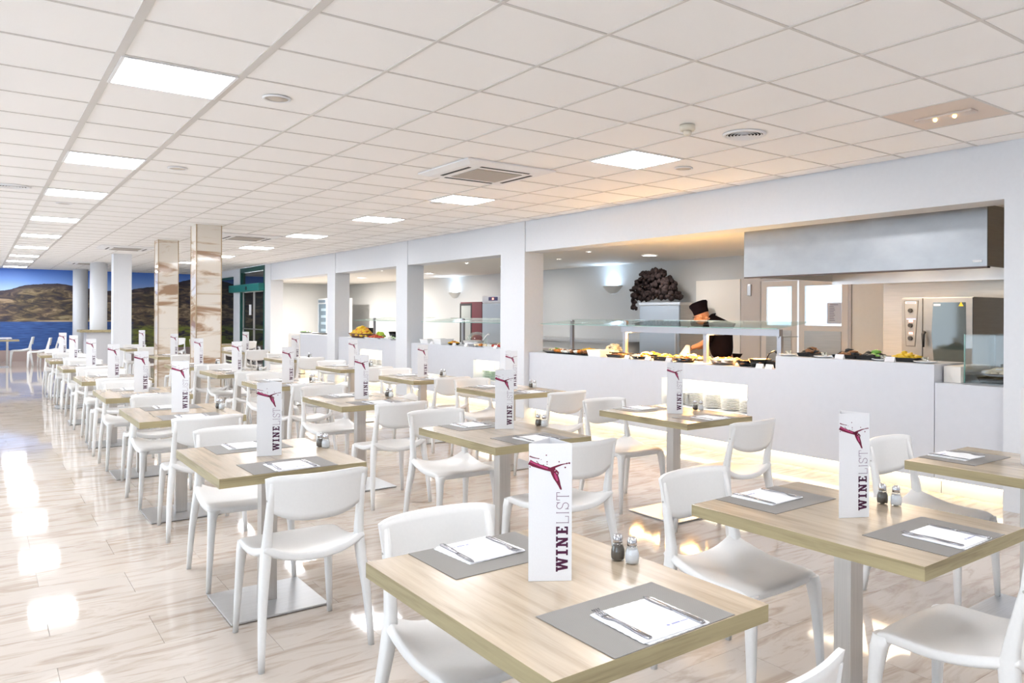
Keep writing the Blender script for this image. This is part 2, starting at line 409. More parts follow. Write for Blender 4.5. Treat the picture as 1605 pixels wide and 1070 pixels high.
# buffet wall: lintel, pilasters and solid ends
PIL = [(9.15, 9.79), (12.97, 13.44), (16.56, 17.03), (21.26, 21.78)]
st('wall_right', MB().box(WX, WX + .32, BY, 2.61, 0, CZ + .12), wallw)
st('trim_1', MB().box(WX + .015, WX + .32, 2.61, 21.26, 2.39, CZ + .12), wallw)
for k, (a, b) in enumerate(PIL):
    st('pilaster', MB().box(WX, WX + .33, a, b, 0, CZ + .02), wallw)
# side wall past the last pilaster: post, glazed doorway, window
st('wall_end', MB().box(WX, WX + .25, 24.30, 25.02, 0, CZ + .02).box(WX, WX + .25, 25.02, 28.99, 2.62, CZ + .02).box(WX, WX + .25, 27.6, 28.99, 0, 2.62), wallw)
wn = st('window_1', MB().box(WX + .05, WX + .1, 25.02, 25.1, 0, 2.62).box(WX + .05, WX + .1, 27.5, 27.6, 0, 2.62).box(WX + .05, WX + .1, 25.1, 27.5, 2.55, 2.62), greenf)
MB().box(WX + .065, WX + .08, 25.1, 27.5, 0.02, 2.55).obj('pane', darkglass, wn)
d = st('door_1', MB().box(WX, WX + .1, 21.79, 21.92, 0, CZ).box(WX, WX + .1, 24.17, 24.29, 0, CZ).box(WX, WX + .1, 21.92, 24.17, 2.7, CZ), greenf)
MB().box(WX - .16, WX + .08, 21.80, 24.95, 2.12, 2.33, bev=.02).obj('door_operator', greenh, d)
MB().box(WX - .17, WX - .16, 22.95, 23.1, 2.16, 2.26).obj('sensor', blackm, d)
MB().box(WX + .06, WX + .075, 21.93, 24.16, 2.34, 2.69).obj('transom_pane', darkglass, d)
for a, b in ((21.93, 22.98), (23.02, 24.16)):
    p = MB().box(WX + .045, WX + .085, a, a + .04, .02, 2.11).box(WX + .045, WX + .085, b - .04, b, .02, 2.11).box(WX + .045, WX + .085, a, b, .02, .1).box(WX + .045, WX + .085, a, b, 1.03, 1.06).obj('door_leaf', mat('alu', (.6, .6, .6), .3, .8), d)
    MB().box(WX + .06, WX + .07, a + .04, b - .04, .1, 2.11).obj('pane', darkglass, p)
MB().box(WX + .055, WX + .0595, 23.3, 23.52, 1.45, 1.75).obj('notice', paper, d)
# kitchen shell
KX = 9.6; KC = 2.45
st('wall_kitchen', MB().box(KX, KX + .1, 7.66, 24.5, 0, KC + .1).box(KX, KX + .1, 2.1, 6.07, 0, KC + .1).box(KX, KX + .1, 6.07, 7.66, 2.04, KC + .1), kwall)
st('wall_kitchen_end', MB().box(6.46, KX + .1, 24.5, 24.6, 0, KC + .1), kwall)
st('wall_kitchen_near', MB().box(6.52, KX + .1, 2.0, 2.1, 0, KC + .1), cream)
st('ceiling_kitchen', MB().box(6.5, KX + .1, 2.0, 24.6, KC, KC + .08), mat('kitchen_ceiling', (.80, .77, .72), .7))
st('floor_kitchen', MB().box(6.9, 12.1, 2.0, 24.6, -.05, -.012), grout)
st('wall_store', MB().box(12.0, 12.1, 4.9, 9.0, 0, KC + .1).box(9.7, 12, 4.9, 5.0, 0, KC + .1).box(9.7, 12, 8.9, 9.0, 0, KC + .1).box(9.7, 12.1, 4.9, 9.0, KC, KC + .08), mat('store_wall', (.82, .88, .95), .6))
st('trim_2', MB().box(KX - .03, KX - .001, 5.26, 6.04, 0, 2.2), cream)
st('trim_3', MB().box(KX - .045, KX - .001, 8.0, 8.95, 0, 2.07), mat('pale_cream', (.86, .83, .78), .5))
# swing doors
frm = mat('door_grey', (.60, .55, .52), .45)
dd = st('door_2', MB().box(KX - .05, KX + .05, 7.60, 7.98, 0, 2.08).box(KX - .05, KX + .05, 6.03, 6.07, 0, 2.06).box(KX - .05, KX + .05, 6.07, 7.6, 2.02, 2.06), frm)
MB().box(KX - .075, KX - .05, 7.77, 7.84, 1.80, 1.98, bev=.008).obj('bolt_plate', ss, dd)
dlm = mat('door_leaf_pale', (.74, .68, .63), .5)
for a, b in ((6.09, 6.90), (6.93, 7.59)):
    w0, w1 = a + .10, b - .10
    p = MB().box(KX - .035, KX + .005, a, b, .02, 1.22).box(KX - .035, KX + .005, a, b, 1.93, 2.015).box(KX - .035, KX + .005, a, w0, 1.22, 1.93).box(KX - .035, KX + .005, w1, b, 1.22, 1.93)
    p.box(KX - .035, KX + .005, w0, w1, 1.22, 1.35)
    p = p.obj('door_leaf', dlm, dd)
    MB().box(KX - .018, KX - .012, w0, w1, 1.35, 1.93).obj('pane', glassd, p)
    MB().box(KX - .043, KX - .0355, a + .10, b - .10, .3, 1.27).obj('kick_plate', ssd, p)
nt = MB().box(KX - .026, KX - .020, 6.20, 6.43, 1.38, 1.68).obj('notice', mat('notice_grey', (.62, .62, .68), .5), dd)
mb = MB()
for r in range(9): mb.box(KX - .028, KX - .0262, 6.30 + (r % 3) * .01, 6.39, 1.42 + r * .025, 1.43 + r * .025)
mb.box(KX - .028, KX - .0262, 6.25, 6.38, 1.645, 1.655).obj('notice_lines', mat('dark_print', (.25, .25, .32), .5), nt)

# columns
def marble_col(x0, x1, y0, y1, lab):
    t = thing('marble_column', lab, 'column')
    for k in range(7):
        z0 = CZ * k / 7; z1 = CZ * (k + 1) / 7
        MB().box(x0, x1, y0, y1, z0 + .0008, z1 - .0008 if k < 6 else CZ).obj('marble_panel', colm, t)
    for (x, y) in ((x0, y0), (x1, y0), (x0, y1), (x1, y1)):
        MB().box(x - .006, x + .006, y - .006, y + .006, .002, CZ - .002).obj('corner_trim', mat('bronze_trim', (.45, .33, .2), .35, .6), t)
marble_col(2.60, 2.95, 12.62, 12.99, 'nearer square column clad in beige veined marble')
marble_col(2.60, 2.93, 15.70, 16.05, 'farther square column clad in beige veined marble')
t = thing('white_column', 'square white column behind the marble ones, left of them', 'column')
MB().box(2.43, 2.79, 20.1, 20.45, 0.002, CZ).obj('shaft', wallw, t)
t = thing('white_column', 'round white column with a wooden ledge and cabinet at its base', 'column')
MB().lathe([(.2, 0.002), (.2, CZ)], 32, (2.55, 23.9, 0)).obj('shaft', wallw, t)
MB().box(2.1, 3.0, 23.5, 24.3, .98, 1.04).obj('ledge', edge, t)
MB().box(2.25, 2.95, 23.55, 24.25, .002, .98).obj('cabinet', mat('grey_cab', (.5, .5, .52), .5), t)
t = thing('white_column', 'farthest round white column in front of the landscape mural', 'column')
MB().lathe([(.2, 0.002), (.2, CZ)], 32, (2.52, 28.1, 0)).obj('shaft', wallw, t)

# ------------------------------------------------------------------ ceiling fittings
ROWN = {0: 'left row above the aisle', 6: 'row nearest the buffet', -6: 'row out by the windows'}
ORD = ['first', 'second', 'third', 'fourth', 'fifth', 'sixth', 'seventh', 'eighth', 'ninth', 'tenth']
cnt = {}
for (i, j) in lights:
    xa, ya = X0 + .6 * i, Y0 + .6 * j
    if j < 0: lab = 'unseen glowing ceiling panel %s the camera, %s' % ('just behind' if j > -8 else 'farthest behind', ROWN[i])
    else:
        cnt[i] = cnt.get(i, -1) + 1; lab = 'glowing square ceiling panel, %s in the %s' % (ORD[cnt[i]], ROWN[i])
    t = thing('ceiling_light', lab, 'ceiling light', (xa + .3, ya + .3, CZ), group='square ceiling light panels')
    MB().box(-.29, .29, -.29, -.272, -.009, .010).box(-.29, .29, .272, .29, -.009, .010).box(-.29, -.272, -.272, .272, -.009, .010).box(.272, .29, -.272, .272, -.009, .010).obj('frame', trimw, t)
    MB().box(-.272, .272, -.272, .272, -.004, .006).obj('diffuser', paneled, t)
for k, (x, y) in enumerate(CASS):
    t = thing('air_conditioner', 'square ceiling cassette air conditioner, %s from the camera' % ORD[k], 'air conditioner', (x, y, CZ - .003), group='ceiling cassettes')
    h = .47
    mb = MB(); mb.loft([[(-h, -h, 0), (h, -h, 0), (h, h, 0), (-h, h, 0)], [(-h, -h, -.012), (h, -h, -.012), (h, h, -.012), (-h, h, -.012)], [(-h + .07, -h + .07, -.035), (h - .07, -h + .07, -.035), (h - .07, h - .07, -.035), (-h + .07, h - .07, -.035)]], smooth=False)
    mb.obj('panel', trimw, t)
    mb = MB().box(-.24, .24, -.24, .24, -.042, -.0355); mb.obj('intake_grille', mat('grille_grey', (.42, .38, .34), .6, bump=.6, bs=60), t)
    for a in range(4):
        M = Matrix.Rotation(a * PI / 2, 4, 'Z'); b = MB(); b.box(-.26, .26, .315, .345, -.0385, -.0355)
        m2 = MB(); m2.merge(b.bm, M); b.bm.free(); m2.obj('air_slot', blackm, t)
for k, (x, y, r) in enumerate([(1.47, 4.93, .085), (1.46, 7.88, .085), (.84, 11.3, .085), (5.07, 4.91, .085), (4.35, 8.29, .085)]):
    t = thing('ceiling_speaker', 'small round beige ceiling speaker ' + ['right of the nearest aisle light', 'between the second aisle light and the middle', 'behind the third aisle light', 'right of the nearest buffet-side light', 'beside the second buffet-side light'][k], 'speaker', (x, y, CZ - .003))
    MB().lathe([(r, 0), (r, -.006), (r * .86, -.010), (r * .80, -.005)], 32, cap=False).obj('rim', trimw, t)
    MB().lathe([(r * .82, -.004), (r * .4, -.008), (.002, -.009)], 32).obj('grille', mat('speaker_grille', (.60, .54, .47), .6), t)
for k, (x, y, r) in enumerate([(4.47, 3.71, .16), (.30, 10.12, .16)]):
    t = thing('ceiling_vent', ['round louvred air diffuser near the smoke detector', 'round louvred air diffuser at the left edge of view'][k], 'vent', (x, y, CZ - .003))
    MB().lathe([(r, 0), (r, -.006), (r * .9, -.014), (r * .84, -.006)], 40, cap=False).obj('rim', trimw, t)
    MB().lathe([(r * .85, -.0005), (.01, -.0005)], 32).obj('throat', mat('vent_dark', (.05, .04, .04), .8), t)
    for q in range(5):
        rr = r * (.76 - .15 * q)
        MB().lathe([(rr, -.002), (rr + .008, -.010), (rr + .006, -.0105), (rr - .002, -.003)], 32, cap=False).obj('louvre_ring', trimw, t)
t = thing('smoke_detector', 'cream smoke detector on the ceiling', 'smoke detector', (3.95, 3.79, CZ - .003))
MB().lathe([(.055, 0), (.055, -.03), (.048, -.038), (.03, -.04)], 24).obj('base', beigep, t)
MB().lathe([(.028, -.04), (.03, -.055), (.024, -.068), (.012, -.072)], 24).obj('sensor_head', beigep, t)
xa, ya = X0 + .6 * 7, Y0 - 1.8
t = thing('emergency_light', 'emergency lighting tile with a strip of two amber lamps', 'emergency light', (xa + .3, ya + .3, CZ))
MB().box(-.29, .29, -.29, .29, -.002, .010).obj('panel', mat('warm_panel', (.74, .63, .55), .6), t)
MB().box(-.05, .05, -.19, .19, -.018, -.0021, bev=.006).obj('clear_housing', mat('housing', (.66, .56, .49), .3), t)
for y in (-.06, .07): MB().ball((0, y, -.021), .013, sub=2).obj('lamp', emis('amber', (1, .55, .12), 9), t)

# ------------------------------------------------------------------ dining chair
def chair_proto():
    t = thing('dining_chair', 'white', 'chair')
    N = 14; b = bmesh.new(); V = {}
    for i in range(N + 1):
        for j in range(N + 1):
            u, v = 2 * i / N - 1, 2 * j / N - 1
            x = .222 * u * math.sqrt(1 - .10 * v * v) * (1 + .03 * v); y = .232 * v * math.sqrt(1 - .10 * u * u)
            rear = max(0, min(1, (-v + .25) / 1.25)); fr = max(0, (v - .72) / .28)
            z = .452 + .066 * abs(u) ** 2.6 * rear ** 1.7 - .012 * (1 - u * u) * (1 - v * v) - .016 * fr * fr - .004 * abs(u) ** 6
            V[i, j] = b.verts.new((x, y, z))
    for i in range(N):
        for j in range(N): b.faces.new((V[i, j], V[i + 1, j], V[i + 1, j + 1], V[i, j + 1])).smooth = True
    me = bpy.data.meshes.new('seat'); b.to_mesh(me); b.free(); me.materials.append(chairm)
    o = bpy.data.objects.new('seat', me); COL.objects.link(o)
    m = o.modifiers.new('s', 'SOLIDIFY'); m.thickness = .034; m.offset = -1
    m = o.modifiers.new('b', 'BEVEL'); m.width = .009; m.segments = 2; m.limit_method = 'ANGLE'; m.angle_limit = math.radians(50)
    dg = bpy.context.evaluated_depsgraph_get(); ne = bpy.data.meshes.new_from_object(o.evaluated_get(dg)); ne.name = 'seat'
    for p in ne.polygons: p.use_smooth = True
    o.modifiers.clear(); o.data = ne; o.parent = t
    def ring(c, a, bb, n=12):
        r = []
        for k in range(n):
            th = 2 * PI * k / n; cx, sx = math.cos(th), math.sin(th)
            r.append((c[0] + a * math.copysign(abs(cx) ** .6, cx), c[1] + bb * math.copysign(abs(sx) ** .6, sx), c[2]))
        return r
    for s in (-1, 1):
        fp = [(.221, .238, .0, .0115, .012), (.214, .232, .15, .015, .017), (.206, .224, .30, .018, .022), (.200, .214, .39, .022, .029), (.190, .200, .43, .030, .036)]
        MB().loft([ring((s * x, y, z), a, bb) for x, y, z, a, bb in fp]).obj('leg', chairm, t)
    for s in (-1, 1):
        rp = [(.236, -.262, .0, .012, .013), (.232, -.250, .10, .0145, .017), (.224, -.228, .25, .017, .022), (.211, -.205, .38, .020, .028), (.203, -.196, .46, .021, .030), (.199, -.200, .52, .0185, .024), (.197, -.215, .60, .016, .020), (.195, -.238, .70, .0145, .017), (.193, -.256, .775, .011, .011)]
        MB().loft([ring((s * x, y, z), a, bb) for x, y, z, a, bb in rp]).obj('leg', chairm, t)
    # curved back panel
    b = MB(); NU, NV = 16, 7; rows = []
    def P(u, w, off):
        x = (.206 + .014 * w) * u; zt = .806 - .012 * abs(u) ** 8; zb = .602 + .058 * abs(u) ** 3
        z = zb + (zt - zb) * w
        y = -.226 - .050 * (1 - u * u) - .16 * (z - .64) + off
        return (x, y, z)
    F = {}
    for side, off in ((0, 0.009), (1, -.006)):
        for i in range(NU + 1):
            for j in range(NV + 1):
                F[side, i, j] = b.bm.verts.new(P(2 * i / NU - 1, j / NV, off))
    for i in range(NU):
        for j in range(NV):
            for s in (0, 1): b.bm.faces.new((F[s, i, j], F[s, i + 1, j], F[s, i + 1, j + 1], F[s, i, j + 1])).smooth = True
    for i in range(NU):
        for j in (0, NV): b.bm.faces.new((F[0, i, j], F[0, i + 1, j], F[1, i + 1, j], F[1, i, j]))
    for j in range(NV):
        for i in (0, NU): b.bm.faces.new((F[0, i, j], F[0, i, j + 1], F[1, i, j + 1], F[1, i, j]))
    b.obj('backrest', chairm, t)
    for s in (-1, 1):
        MB().tube([(s * .205, -.238, .70), (s * .2125, -.238, .70)], .0045, 8).obj('bolt', ssd, t)
    return t
CH = chair_proto()

# ------------------------------------------------------------------ table
def table_proto():
    t = thing('dining_table', 'oak', 'table')
    top = MB().box(-.34, .34, -.465, .465, .7055, .75, bev=.0012)
    for f in top.bm.faces:
        n = f.calc_center_median()
    bmesh.ops.recalc_face_normals(top.bm, faces=top.bm.faces[:])
    for f in top.bm.faces:
        f.normal_update(); f.material_index = 0 if abs(f.normal.z) > .6 else (1 if abs(f.normal.x) > .5 else 2)
    top.obj('table_top', [oak, edge, edge2], t)
    MB().box(-.04, .04, -.035, .035, .0125, .7054, bev=.003).obj('post', postm, t)
    MB().box(-.12, .12, -.12, .12, .699, .7054).obj('mounting_plate', blackm, t)
    MB().box(-.232, .232, -.245, .245, .004, .0125, bev=.001).obj('base_plate', platem, t)
    MB().box(-.225, .225, -.238, .238, .0005, .004).obj('rubber_pad', blackm, t)
    return t
TB = table_proto()

# ------------------------------------------------------------------ wine list card
def glyph(ch, w, t, s):   # quads in unit cap height; t stem, s serif/bar
    Q = []
    R = lambda a, b, c, d: Q.append([(a, c), (b, c), (b, d), (a, d)])
    def diag(x0, y0, x1, y1, th): Q.append([(x0 - th / 2, y0), (x0 + th / 2, y0), (x1 + th / 2, y1), (x1 - th / 2, y1)])
    e = t * .55
    if ch == 'I': R(w / 2 - t / 2, w / 2 + t / 2, 0, 1); R(w / 2 - t / 2 - e, w / 2 + t / 2 + e, 0, s); R(w / 2 - t / 2 - e, w / 2 + t / 2 + e, 1 - s, 1)
    if ch == 'L': R(e, e + t, 0, 1); R(0, w, 0, s); R(0, 2 * e + t, 1 - s, 1); R(w - s, w, 0, .3)
    if ch == 'E': R(e, e + t, 0, 1); R(0, w, 0, s); R(0, w, 1 - s, 1); R(e, w * .78, .5 - s / 2, .5 + s / 2); R(w - s, w, 0, .3); R(w - s, w, .7, 1)
    if ch == 'T': R(w / 2 - t / 2, w / 2 + t / 2, 0, 1); R(0, w, 1 - s, 1); R(w / 2 - t / 2 - e, w / 2 + t / 2 + e, 0, s); R(0, s, .72, 1); R(w - s, w, .72, 1)
    if ch == 'N': R(e, e + t * .8, 0, 1); R(w - e - t * .8, w - e, 0, 1); diag(w - e - t * .4, 0, e + t * .4, 1, t * 1.1); R(0, 2 * e + t * .8, 0, s); R(0, e + t, 1 - s, 1); R(w - 2 * e - t * .8, w, 1 - s, 1)
    if ch == 'W':
        a = w * .12; diag(w * .28, 0, a, 1, t); diag(w * .28, 0, w * .5, 1, t * .8); diag(w * .72, 0, w * .5, 1, t); diag(w * .72, 0, w - a, 1, t * .8)
        R(-.04, a + t, 1 - s, 1); R(w - a - t, w + .04, 1 - s, 1); R(w * .5 - t * .7, w * .5 + t * .7, 1 - s, 1)
    if ch == 'S':
        pts = []
        for k in range(9): th = math.radians(20 + k * 31); pts.append((w / 2 + w * .42 * math.cos(th), .75 + .23 * math.sin(th)))
        pts = pts[:-1]
        for k in range(9): th = math.radians(90 - k * 31); pts.append((w / 2 + w * .42 * math.cos(th), .26 + .24 * math.sin(th)))
        for k in range(len(pts) - 1):
            (x0, y0), (x1, y1) = pts[k], pts[k + 1]; dx, dy = x1 - x0, y1 - y0; L = math.hypot(dx, dy) or 1; nx, ny = -dy / L * t / 2, dx / L * t / 2
            Q.append([(x0 - nx, y0 - ny), (x1 - nx, y1 - ny), (x1 + nx, y1 + ny), (x0 + nx, y0 + ny)])
        R(w * .90, w * .90 + s, .70, 1); R(w * .03, w * .03 + s, 0, .3)
    return Q
def menu_proto():
    t = thing('wine_list_card', 'x', 'menu')
    w, H = .118, .378; h = w * math.sqrt(3) / 2
    A, B, C = (-w / 2, -h / 3), (w / 2, -h / 3), (0, 2 * h / 3)
    mb = MB()
    def panel(p, q):
        d = Vector((q[0] - p[0], q[1] - p[1])).normalized(); n = Vector((d.y, -d.x)) * .0006
        mb.loft([[(p[0] + n.x, p[1] + n.y, z), (q[0] + n.x, q[1] + n.y, z), (q[0] - n.x, q[1] - n.y, z), (p[0] - n.x, p[1] - n.y, z)] for z in (.0005, H)], smooth=False)
    panel(A, B); panel(B, C); panel(C, A)
    mb.obj('card', paper, t)
    fy = h / 3 + .0011
    s = H / 955
    cv = lambda px, py, k=0: ((px - 198.5) * w / 313, H - (py - 85) * s)
    def put(word, y0, y1, xa, xb, tt, ss_, m, name, kinds):
        tot = sum(kinds) + .16 * (len(kinds) - 1) * (kinds[0] ** 0); L = (y0 - y1); k = L / tot; cap = xb - xa
        u = 0; q = MB()
        for ch, wd in zip(word, kinds):
            for poly in glyph(ch, wd, tt, ss_):
                pts = []
                for a, b in poly:
                    px = xb - b * cap; py = y0 - (u + a) * k
                    pts.append(cv(px, py))
                q.poly(pts, fy)
            u += wd + .16
        q.obj(name, m, t, norm=False)
    put('WINE', 972, 662, 241, 328, .24, .15, plum, 'wine_lettering', [1.25, .55, 1.0, .72])
    put('LIST', 640, 424, 243, 334, .055, .05, thinink, 'list_lettering', [.62, .25, .62, .68])
    q = MB()
    def ribbon(pts, mi):
        P_ = [cv(x, y) for x, y, r in pts]; up, dn = [], []
        for k, (x, z) in enumerate(P_):
            a = P_[max(k - 1, 0)]; b = P_[min(k + 1, len(P_) - 1)]; dx, dz = b[0] - a[0], b[1] - a[1]; L = math.hypot(dx, dz)
            r = pts[k][2] * s / 2; up.append((x - dz / L * r, z + dx / L * r)); dn.append((x + dz / L * r, z - dx / L * r))
        for k in range(len(P_) - 1): q.poly([dn[k], dn[k + 1], up[k + 1], up[k]], fy + .0001 * mi, mi=mi)
    ribbon([(44, 212, 36), (75, 228, 34), (115, 242, 30), (160, 255, 30), (205, 268, 26), (235, 262, 14)], 0)
    ribbon([(50, 208, 10), (90, 226, 9), (140, 246, 12), (180, 258, 10)], 1)
    ribbon([(190, 262, 14), (225, 250, 14), (260, 238, 12), (285, 230, 8), (310, 226, 5), (338, 220, 4)], 0)
    ribbon([(205, 268, 20), (222, 292, 34), (240, 322, 38), (254, 350, 28), (264, 375, 18), (274, 398, 14), (278, 406, 8)], 0)
    ribbon([(228, 290, 8), (240, 318, 16), (250, 345, 10)], 1)
    ribbon([(235, 272, 18), (255, 288, 12), (250, 310, 7)], 0)
    ribbon([(46, 172, 9), (70, 180, 7), (95, 186, 5), (118, 190, 6)], 0)
    ribbon([(96, 205, 5), (110, 222, 4), (124, 234, 5)], 0)
    for x, y, r in ((168, 166, 5), (174, 212, 5), (174, 228, 4), (261, 212, 5), (306, 252, 6), (336, 222, 7), (318, 224, 6), (148, 234, 4), (50, 246, 5), (130, 196, 3)):
        q.poly([((cv(x, y)[0] + r * s * math.cos(a * PI / 3)), cv(x, y)[1] + r * s * math.sin(a * PI / 3)) for a in range(6)], fy)
    q.obj('wine_splash_print', [winem, winel], t, norm=False)
    return t
MN = menu_proto()

# ------------------------------------------------------------------ place setting
def mat_proto():
    o = MB().box(-.195, .195, -.145, .145, 0.0004, .0020).obj('placemat', matm); return tag(o, 'x', 'placemat')
def napkin_proto():
    t = thing('napkin', 'x', 'napkin')
    def sheet(z, dx, dy, r):
        mb = MB(); n = 16; pts = []
        w = .099
        for k in range(n): f = -1 + 2 * k / n; pts.append((w * f, -w - .0018 * (k % 2)))
        for k in range(n): f = -1 + 2 * k / n; pts.append((w + .0018 * (k % 2), w * f))
        for k in range(n): f = 1 - 2 * k / n; pts.append((w * f, w + .0018 * (k % 2)))
        for k in range(n): f = 1 - 2 * k / n; pts.append((-w - .0018 * (k % 2), w * f))
        c, s_ = math.cos(r), math.sin(r)
        P = [(x * c - y * s_ + dx, x * s_ + y * c + dy) for x, y in pts]
        mb.loft([[(x, y, z) for x, y in P], [(x, y, z + .0016) for x, y in P]], smooth=False); return mb
    sheet(.0021, .004, -.003, .03).obj('napkin_layer', paper2, t)
    sheet(.0038, -.001, .001, -.01).obj('napkin_layer', paper2, t)
    sheet(.0055, 0, 0, 0).obj('napkin_layer', paper2, t)
    q = MB()
    q.box(.005, .014, -.062, -.055, .0072, .0075); q.box(.020, .046, -.062, -.056, .0072, .0075); q.box(.048, .072, -.061, -.058, .0072, .0075)
    q.obj('printed_mark', bluegrey, t)
    return t
def strip(mb, sec):  # sections (y, half width, z, half thickness)
    mb.loft([[(-w, y, z - h), (w, y, z - h), (w * .8, y, z + h), (-w * .8, y, z + h)] for y, w, z, h in sec])
def fork_proto():
    mb = MB(); z = .0092
    strip(mb, [(-.100, .004, z, .001), (-.095, .009, z, .0015), (-.05, .007, z + .001, .0016), (-.005, .0035, z + .003, .0014), (.025, .003, z + .003, .0013), (.04, .008, z + .001, .0011), (.055, .0115, z - .0002, .001), (.062, .0115, z, .001)])
    for k in range(4):
        x = -.0095 + k * .0063
        strip_ = [(.0605, z), (.080, z + .001), (.100, z + .004)]
        mb.loft([[(x - .0015, y, zz - .0008), (x + .0015, y, zz - .0008), (x + .0015, y, zz + .0008), (x - .0015, y, zz + .0008)] for y, zz in strip_])
    return tag(mb.obj('fork', cutl), 'x', 'fork')
def knife_proto():
    mb = MB(); z = .0092
    strip(mb, [(-.108, .006, z, .002), (-.10, .0085, z, .003), (-.04, .007, z, .0032), (-.008, .0045, z, .0026), (.0, .0065, z, .0014)])
    strip(mb, [(.0, .0065, z, .0012), (.02, .0085, z, .0008), (.07, .0098, z, .0007), (.09, .0075, z, .0007), (.103, .002, z, .0006)])
    return tag(mb.obj('knife', cutl), 'x', 'knife')
def shaker_proto(fill, name):
    t = thing(name, 'x', 'shaker')
    MB().lathe([(.013, .001), (.0195, .003), (.0215, .015), (.021, .032), (.0165, .047), (.0135, .054)], 20).obj('glass_body', glass_shaker, t)
    MB().lathe([(.012, .003), (.0185, .005), (.0203, .016), (.0198, .031), (.0150, .043)], 20).obj('filling', fill, t)
    MB().lathe([(.0145, .053), (.0150, .062), (.0145, .070), (.0105, .077), (.003, .0795)], 20).obj('cap', chrome, t)
    return t
glass_shaker = glass('shaker_glass', (.95, .96, .97), .06)
MT, NP, FK, KN = mat_proto(), napkin_proto(), fork_proto(), knife_proto()
PP = shaker_proto(mat('pepper', (.11, .085, .065), .8, bump=.6, bs=900), 'pepper_shaker')
SL = shaker_proto(mat('salt', (.82, .82, .84), .8, bump=.4, bs=900), 'salt_shaker')
snap()
used = set()
def place(proto, loc, rot, label, group):
    if proto not in used:
        used.add(proto); proto.location = loc; proto.rotation_euler = (0, 0, rot); proto['label'] = label; proto['group'] = group
        return proto
    return copy_tree(proto, None, label, group, loc, rot)

# rows of tables: (row phrase, [(x, y), ...])
ROWS = [('aisle row', [(1.245, 1.695), (1.185, 4.10), (1.20, 6.31), (1.21, 8.10), (1.22, 10.1), (1.22, 12.35), (1.21, 14.45), (1.20, 16.45)]),
        ('middle row', [(2.525, 1.60), (2.592, 4.065), (2.61, 6.37), (2.61, 8.35), (2.60, 10.3), (2.47, 11.90), (2.72, 14.85), (2.72, 18.3)]),
        ('buffet row', [(4.065, 1.58), (4.125, 4.085), (4.14, 6.35), (4.12, 8.20), (4.10, 10.3), (4.12, 12.85), (4.15, 15.9)])]
SPEC = {('aisle row', 0): dict(near=(1.20, 1.165), far=(1.255, 2.12), menu=-.60, mat=(.018, .018)),
        ('aisle row', 1): dict(near=(1.17, 3.545), far=(1.20, 4.62), menu=-.30, sh=(.31, .07)),
        ('middle row', 0): dict(near=(2.56, 1.165), far=(2.48, 2.07), menu=-.50, sh=(.27, .0)),
        ('middle row', 1): dict(near=(2.60, 3.49), far=(2.57, 4.66), menu=-.52, mdx=(.09, .12), sh=(.33, .05)),
        ('middle row', 5): dict(far=None, near=(2.5, 11.43)), ('middle row', 6): dict(far=None),
        ('buffet row', 0): dict(near=None, far=(4.03, 2.05), menu=-.45),
        ('buffet row', 1): dict(near=(3.985, 3.47), far=(4.02, 4.53), menu=-.72, nm=1),
        ('buffet row', 2): dict(near=(4.15, 5.70), far=(4.15, 6.86), menu=-.45)}
for row, pos in ROWS:
    for k, (x, y) in enumerate(pos):
        o_ = ORD[k] + ' table of the ' + row
        sp = SPEC.get((row, k), {})
        place(TB, (x, y, 0), 0, 'oak-topped table on a steel post, %s in the %s from the front' % (ORD[k], row), 'oak dining tables')
        z = .7502
        rj = random.uniform
        near = sp.get('near', (x + rj(-.03, .03), y - .56 + rj(-.06, .05))); far = sp.get('far', (x + rj(-.03, .03), y + .52 + rj(-.05, .06)))
        if near: place(CH, (near[0], near[1], 0), rj(-.04, .04), 'white plastic chair at the near end of the ' + o_, 'white plastic dining chairs')
        if far: place(CH, (far[0], far[1], 0), PI + rj(-.04, .04), 'white plastic chair at the far end of the ' + o_, 'white plastic dining chairs')
        mx = sp.get('mdx', (rj(0, .03), rj(0, .04)))
        place(MN, (x + mx[0], y + mx[1], z), sp.get('menu', rj(-.42, -.22)), 'standing triangular wine list card on the ' + o_, 'wine list cards')
        dm = sp.get('mat', (.0, .0))
        for side, sg in (('near', -1), ('far', 1)):
            r = 0 if sg < 0 else PI
            cx = x + (dm[0] if sg < 0 else -.01) ; cy = y + sg * .318
            place(MT, (cx, cy, z), r + rj(-.015, .015), 'grey woven placemat at the %s end of the %s' % (side, o_), 'grey woven placemats')
            c_ = cx - .005 * sg; d_ = cy + sg * .040
            place(NP, (c_, d_, z), r + rj(-.05, .05), 'folded white paper napkin at the %s end of the %s' % (side, o_), 'paper napkins')
            if True:
                place(FK, (c_ + sg * .078, d_ - sg * .008, z), r + rj(-.05, .05), 'fork on the napkin at the %s end of the %s' % (side, o_), 'forks')
                place(KN, (c_ - sg * .082, d_ - sg * .004, z), r + rj(-.05, .05), 'knife on the napkin at the %s end of the %s' % (side, o_), 'knives')
        sh = sp.get('sh', (.27, .01))
        place(PP, (x + sh[0] - .004, y + sh[1] + .022, z), 0, 'glass pepper shaker on the ' + o_, 'pepper shakers')
        place(SL, (x + sh[0] + .008, y + sh[1] - .028, z), 0, 'glass salt shaker on the ' + o_, 'salt shakers')
